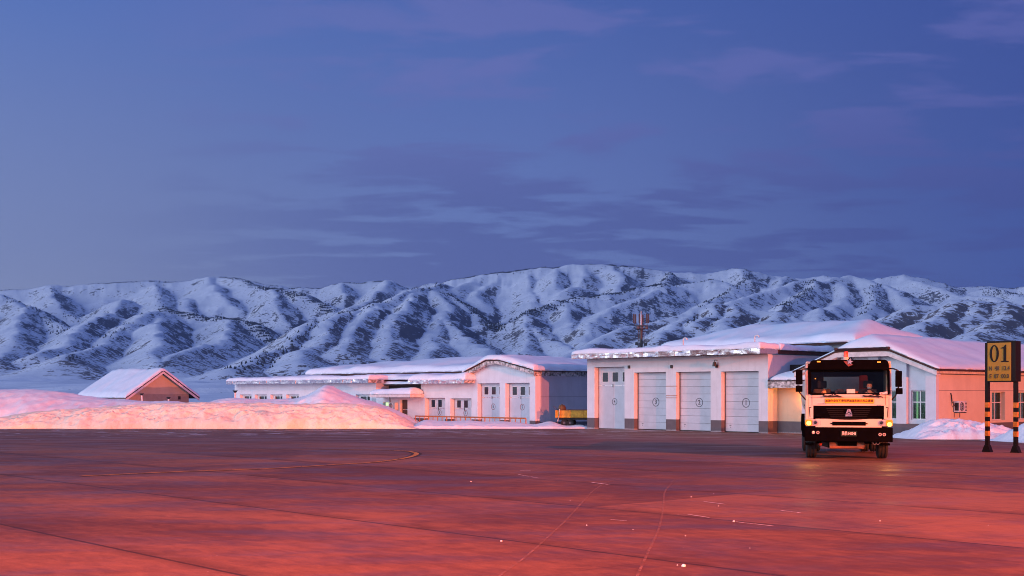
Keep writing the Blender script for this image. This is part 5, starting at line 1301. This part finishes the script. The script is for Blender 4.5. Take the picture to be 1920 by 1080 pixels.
# wheels
def wheel(cx_, cy, w_=.30, r_=.50, out=1, name='wheel'):
    t = MB().lathe([(-w_/2, r_*.55), (-w_/2, r_*.86), (-w_*.42, r_*.97), (-w_*.3, r_), (-w_*.26, r_), (-w_*.24, r_*.975), (-w_*.08, r_*.975), (-w_*.06, r_), (w_*.06, r_), (w_*.08, r_*.975), (w_*.24, r_*.975), (w_*.26, r_), (w_*.3, r_), (w_*.42, r_*.97), (w_/2, r_*.86), (w_/2, r_*.55)], (cx_, cy, r_), 'x', 40).build(name, M['rubber'], tk, autos=35)
    MB().lathe([(out*w_*.1, .02), (out*w_*.1, r_*.2), (out*w_*.30, r_*.25), (out*w_*.32, r_*.5), (out*w_*.50, r_*.56), (out*w_*.45, r_*.50), (out*w_*.15, .02)], (cx_, cy, r_), 'x', 24).build('rim', M['pvc'], t, autos=35)
    return t
wx_ = 1.0
for s_ in (-1, 1):
    wheel(s_*wx_, 1.35, .30, .49, s_)
    for yy in (5.6, 6.95):
        wheel(s_*1.06, yy, .27, .50, s_); wheel(s_*.76, yy, .27, .50, s_)
    fd = MB(); 
    fd.ring([(s_*wx_, 1.35+.62*math.cos(R(a)), .50+.62*math.sin(R(a))) for a in range(10, 171, 16)], .03, 6); fd.build('wheel_arch', M['truck_black'], tk)
    mb = MB(); prev = None; rows = []
    for a in range(0, 181, 12):
        c_, s2 = math.cos(R(a)), math.sin(R(a)); rows.append([mb.bm.verts.new((s_*x__, 6.27+1.28*c_, .62+.60*s2)) for x__ in (.62, 1.22)])
    for A, B in zip(rows, rows[1:]): mb.bm.faces.new((A[0], A[1], B[1], B[0]))
    mg = mb.build('mudguard', M['truck_black'], tk); mg.modifiers.new('t', 'SOLIDIFY').thickness = .02
# tank body behind the cab
def ell(a, b, n=32): return [(a*math.cos(2*math.pi*i/n)*(1 if 1 else 1), b*math.sin(2*math.pi*i/n)) for i in range(n)]
mb = MB(); rows = []
for yy, sc in ((2.50, .80), (2.56, .93), (2.68, 1.0), (9.3, 1.0), (9.42, .93), (9.48, .8)):
    rows.append([mb.bm.verts.new((1.20*sc*math.copysign(abs(math.cos(t))**.6, math.cos(t)), yy, 1.83+.82*sc*math.copysign(abs(math.sin(t))**.75, math.sin(t)))) for t in [2*math.pi*i/36 for i in range(36)]])
for A, B in zip(rows, rows[1:]):
    for i in range(36): mb.bm.faces.new((A[i], A[(i+1) % 36], B[(i+1) % 36], B[i]))
mb.bm.faces.new(rows[0]); mb.bm.faces.new(rows[-1][::-1]); mb.build('fuel_tank', M['truck_white'], tk, autos=40)
for s_ in (-1.19, 1.19): MB().box(s_-.03, s_+.03, 2.7, 5.0, .55, 1.0, .02).build('side_guard', M['truck_black'], tk)
for s_ in (-1, 1):
    mb = MB().box(s_*W2-.01 if s_ > 0 else -W2-.012, s_*W2+.012 if s_ > 0 else -W2+.01, .30, 1.38, 1.04, 1.68, .004); 
    dr_ = mb.build('cab_door', M['truck_white'], tk); MB().box(s_*(W2+.012)-.012, s_*(W2+.012)+.012, 1.15, 1.33, 1.52, 1.56).build('handle', M['truck_black'], dr_)
    mb = MB(); mb.box(s_*(W2-.035)-.004, s_*(W2-.035)+.004, .43, 1.30, 1.72, 2.44); mb.build('side_window', M['win_glass'], tk)
    MB().box(min(s_*.95, s_*1.17), max(s_*.95, s_*1.17), .62, 1.1, .40, .46).box(min(s_*.95, s_*1.17), max(s_*.95, s_*1.17), .62, 1.1, .72, .78).build('cab_step', M['truck_black'], tk)
# mirrors
def mirror(s_):
    if s_ < 0: a, b, zt1, zb1 = tx(70), tx(128), tzv(250), tzv(445)
    else: a, b, zt1, zb1 = tx(915), tx(970), tzv(262), tzv(402)
    ar = MB().ring([(s_*1.10, .18, tzv(238)), (s_*1.22, .05, tzv(242)), ((a+b)/2, -.02, tzv(262))], .022, 8).ring([((a+b)/2, -.02, zb1), (s_*1.27, .02, tzv(480)), (s_*1.18, .12, tzv(512))], .022, 8).build('mirror_arm', M['black'], tk, smooth=True)
    if s_ < 0:
        MB().box(a, b, -.10, -.01, tzv(378), zt1, .02).build('mirror', M['truck_black'], ar); MB().box(a-.005, b, -.10, -.01, zb1, tzv(390), .02).build('lower_mirror', M['truck_black'], ar)
    else:
        MB().box(a, b, -.10, -.01, zb1, zt1, .02).build('mirror', M['truck_black'], ar); MB().box(tx(918), tx(976), -.10, -.01, tzv(465), tzv(412), .02).build('lower_mirror', M['truck_black'], ar)
mirror(-1); mirror(1)
# cab interior
M['cab_in'] = simple('cab_interior', (.016, .015, .018), .85)
MB().box(-1.08, 1.08, .16, .62, 1.35, 1.86, .05).build('dashboard', M['cab_in'], tk)
MB().box(-1.09, -.63, 1.93, 1.985, 1.05, 2.70).box(.47, 1.09, 1.93, 1.985, 1.05, 2.70).box(-.628, .468, 1.93, 1.985, 1.05, 1.945).box(-.628, .468, 1.93, 1.985, 2.385, 2.70).build('rear_trim', M['cab_in'], tk)
MB().box(-.62, .46, 2.0, 2.005, 1.95, 2.38).build('rear_window', M['windscreen'], tk)
for sx_ in (-.68, .62):
    st = MB().box(sx_-.26, sx_+.26, .95, 1.45, 1.20, 1.36, .04).build('seat', M['seat'], tk)
    MB().box(sx_-.25, sx_+.25, 1.42, 1.56, 1.30, 2.02, .05).box(sx_-.13, sx_+.13, 1.44, 1.55, 2.04, 2.26, .04).build('backrest', M['seat'], st)
MB().box(.38, .62, 1.60, 1.72, 1.6, 2.42, .04).build('bunk_cover', simple('cover_red', (.30, .03, .02), .85), tk)
swc = Vector((.62, .66, 1.84)); mb = MB(); mb.ring([swc+Vector((.21*math.cos(k*math.pi/12), .10*math.sin(k*math.pi/12), .17*math.sin(k*math.pi/12))) for k in range(24)], .016, 8, closed=True)
mb.ring([swc, swc+Vector((0, -.2, -.15))], .025, 8)
for k_ in (0, 8, 16): mb.ring([swc, swc+Vector((.21*math.cos(k_*math.pi/12), .10*math.sin(k_*math.pi/12), .17*math.sin(k_*math.pi/12)))], .012, 6)
mb.build('steering_wheel', M['black'], tk)
pap = MB().box(tx(508), tx(580), .10, .105, tzv(457), tzv(420)).build('paper_card', simple('paper', (.66, .60, .58), .7)); pap.matrix_world = TM; tag(pap, 'white card propped on the truck dashboard', 'card')
stk = MB().prism([(tx(783), tzv(452)), (tx(850), tzv(441)), (tx(850), tzv(466)), (tx(788), tzv(468))], -.004, .0).build('windscreen_sticker', simple('sticker', (.55, .50, .52), .6), tk)
MB().ring([(tx(795), -.006, tzv(460)), (tx(815), -.006, tzv(452)), (tx(842), -.006, tzv(457))], .008, 6).build('sticker_mark', M['seam'], stk)
for i, (a, b, c) in enumerate(((430, 415, .07), (455, 402, .09), (480, 418, .05), (590, 412, .06))):
    o = MB().box(-c, c, -.05, .05, 0, c*1.6, .012).build('dashboard_item', M['cab_in'] if i != 3 else M['rust']); o.matrix_world = TM @ Matrix.Translation((tx(a), .35, 1.86))
    tag(o, ['small dark box on the dashboard, leftmost of the items', 'dark device standing tallest on the dashboard', 'low dark item between the tall device and the white card', 'reddish item on the dashboard right of the white card'][i], 'dashboard item')
def seat_at(x_, y_, z_): 
    p = TM @ Vector((x_, y_, z_)); return p
seated_person(seat_at(.64, 1.18, 1.34), -TA, 'driver in dark jacket and pale blue face mask at the wheel', M['jacket'], None, True, patch=simple('badge_teal', (.10, .32, .28), .7))
seated_person(seat_at(-.68, 1.16, 1.14), -TA, 'passenger in dark jacket and yellow vest with pale mask', M['jacket'], M['vest'], False, tilt=.08, cap=simple('cap_grey', (.12, .13, .15), .8))
# interior dome light seen as a small glint at the passenger side
MB().sphere((tx(252), 1.90, tzv(320)), .018).build('marker_light', M['lamp_amber'], tk)
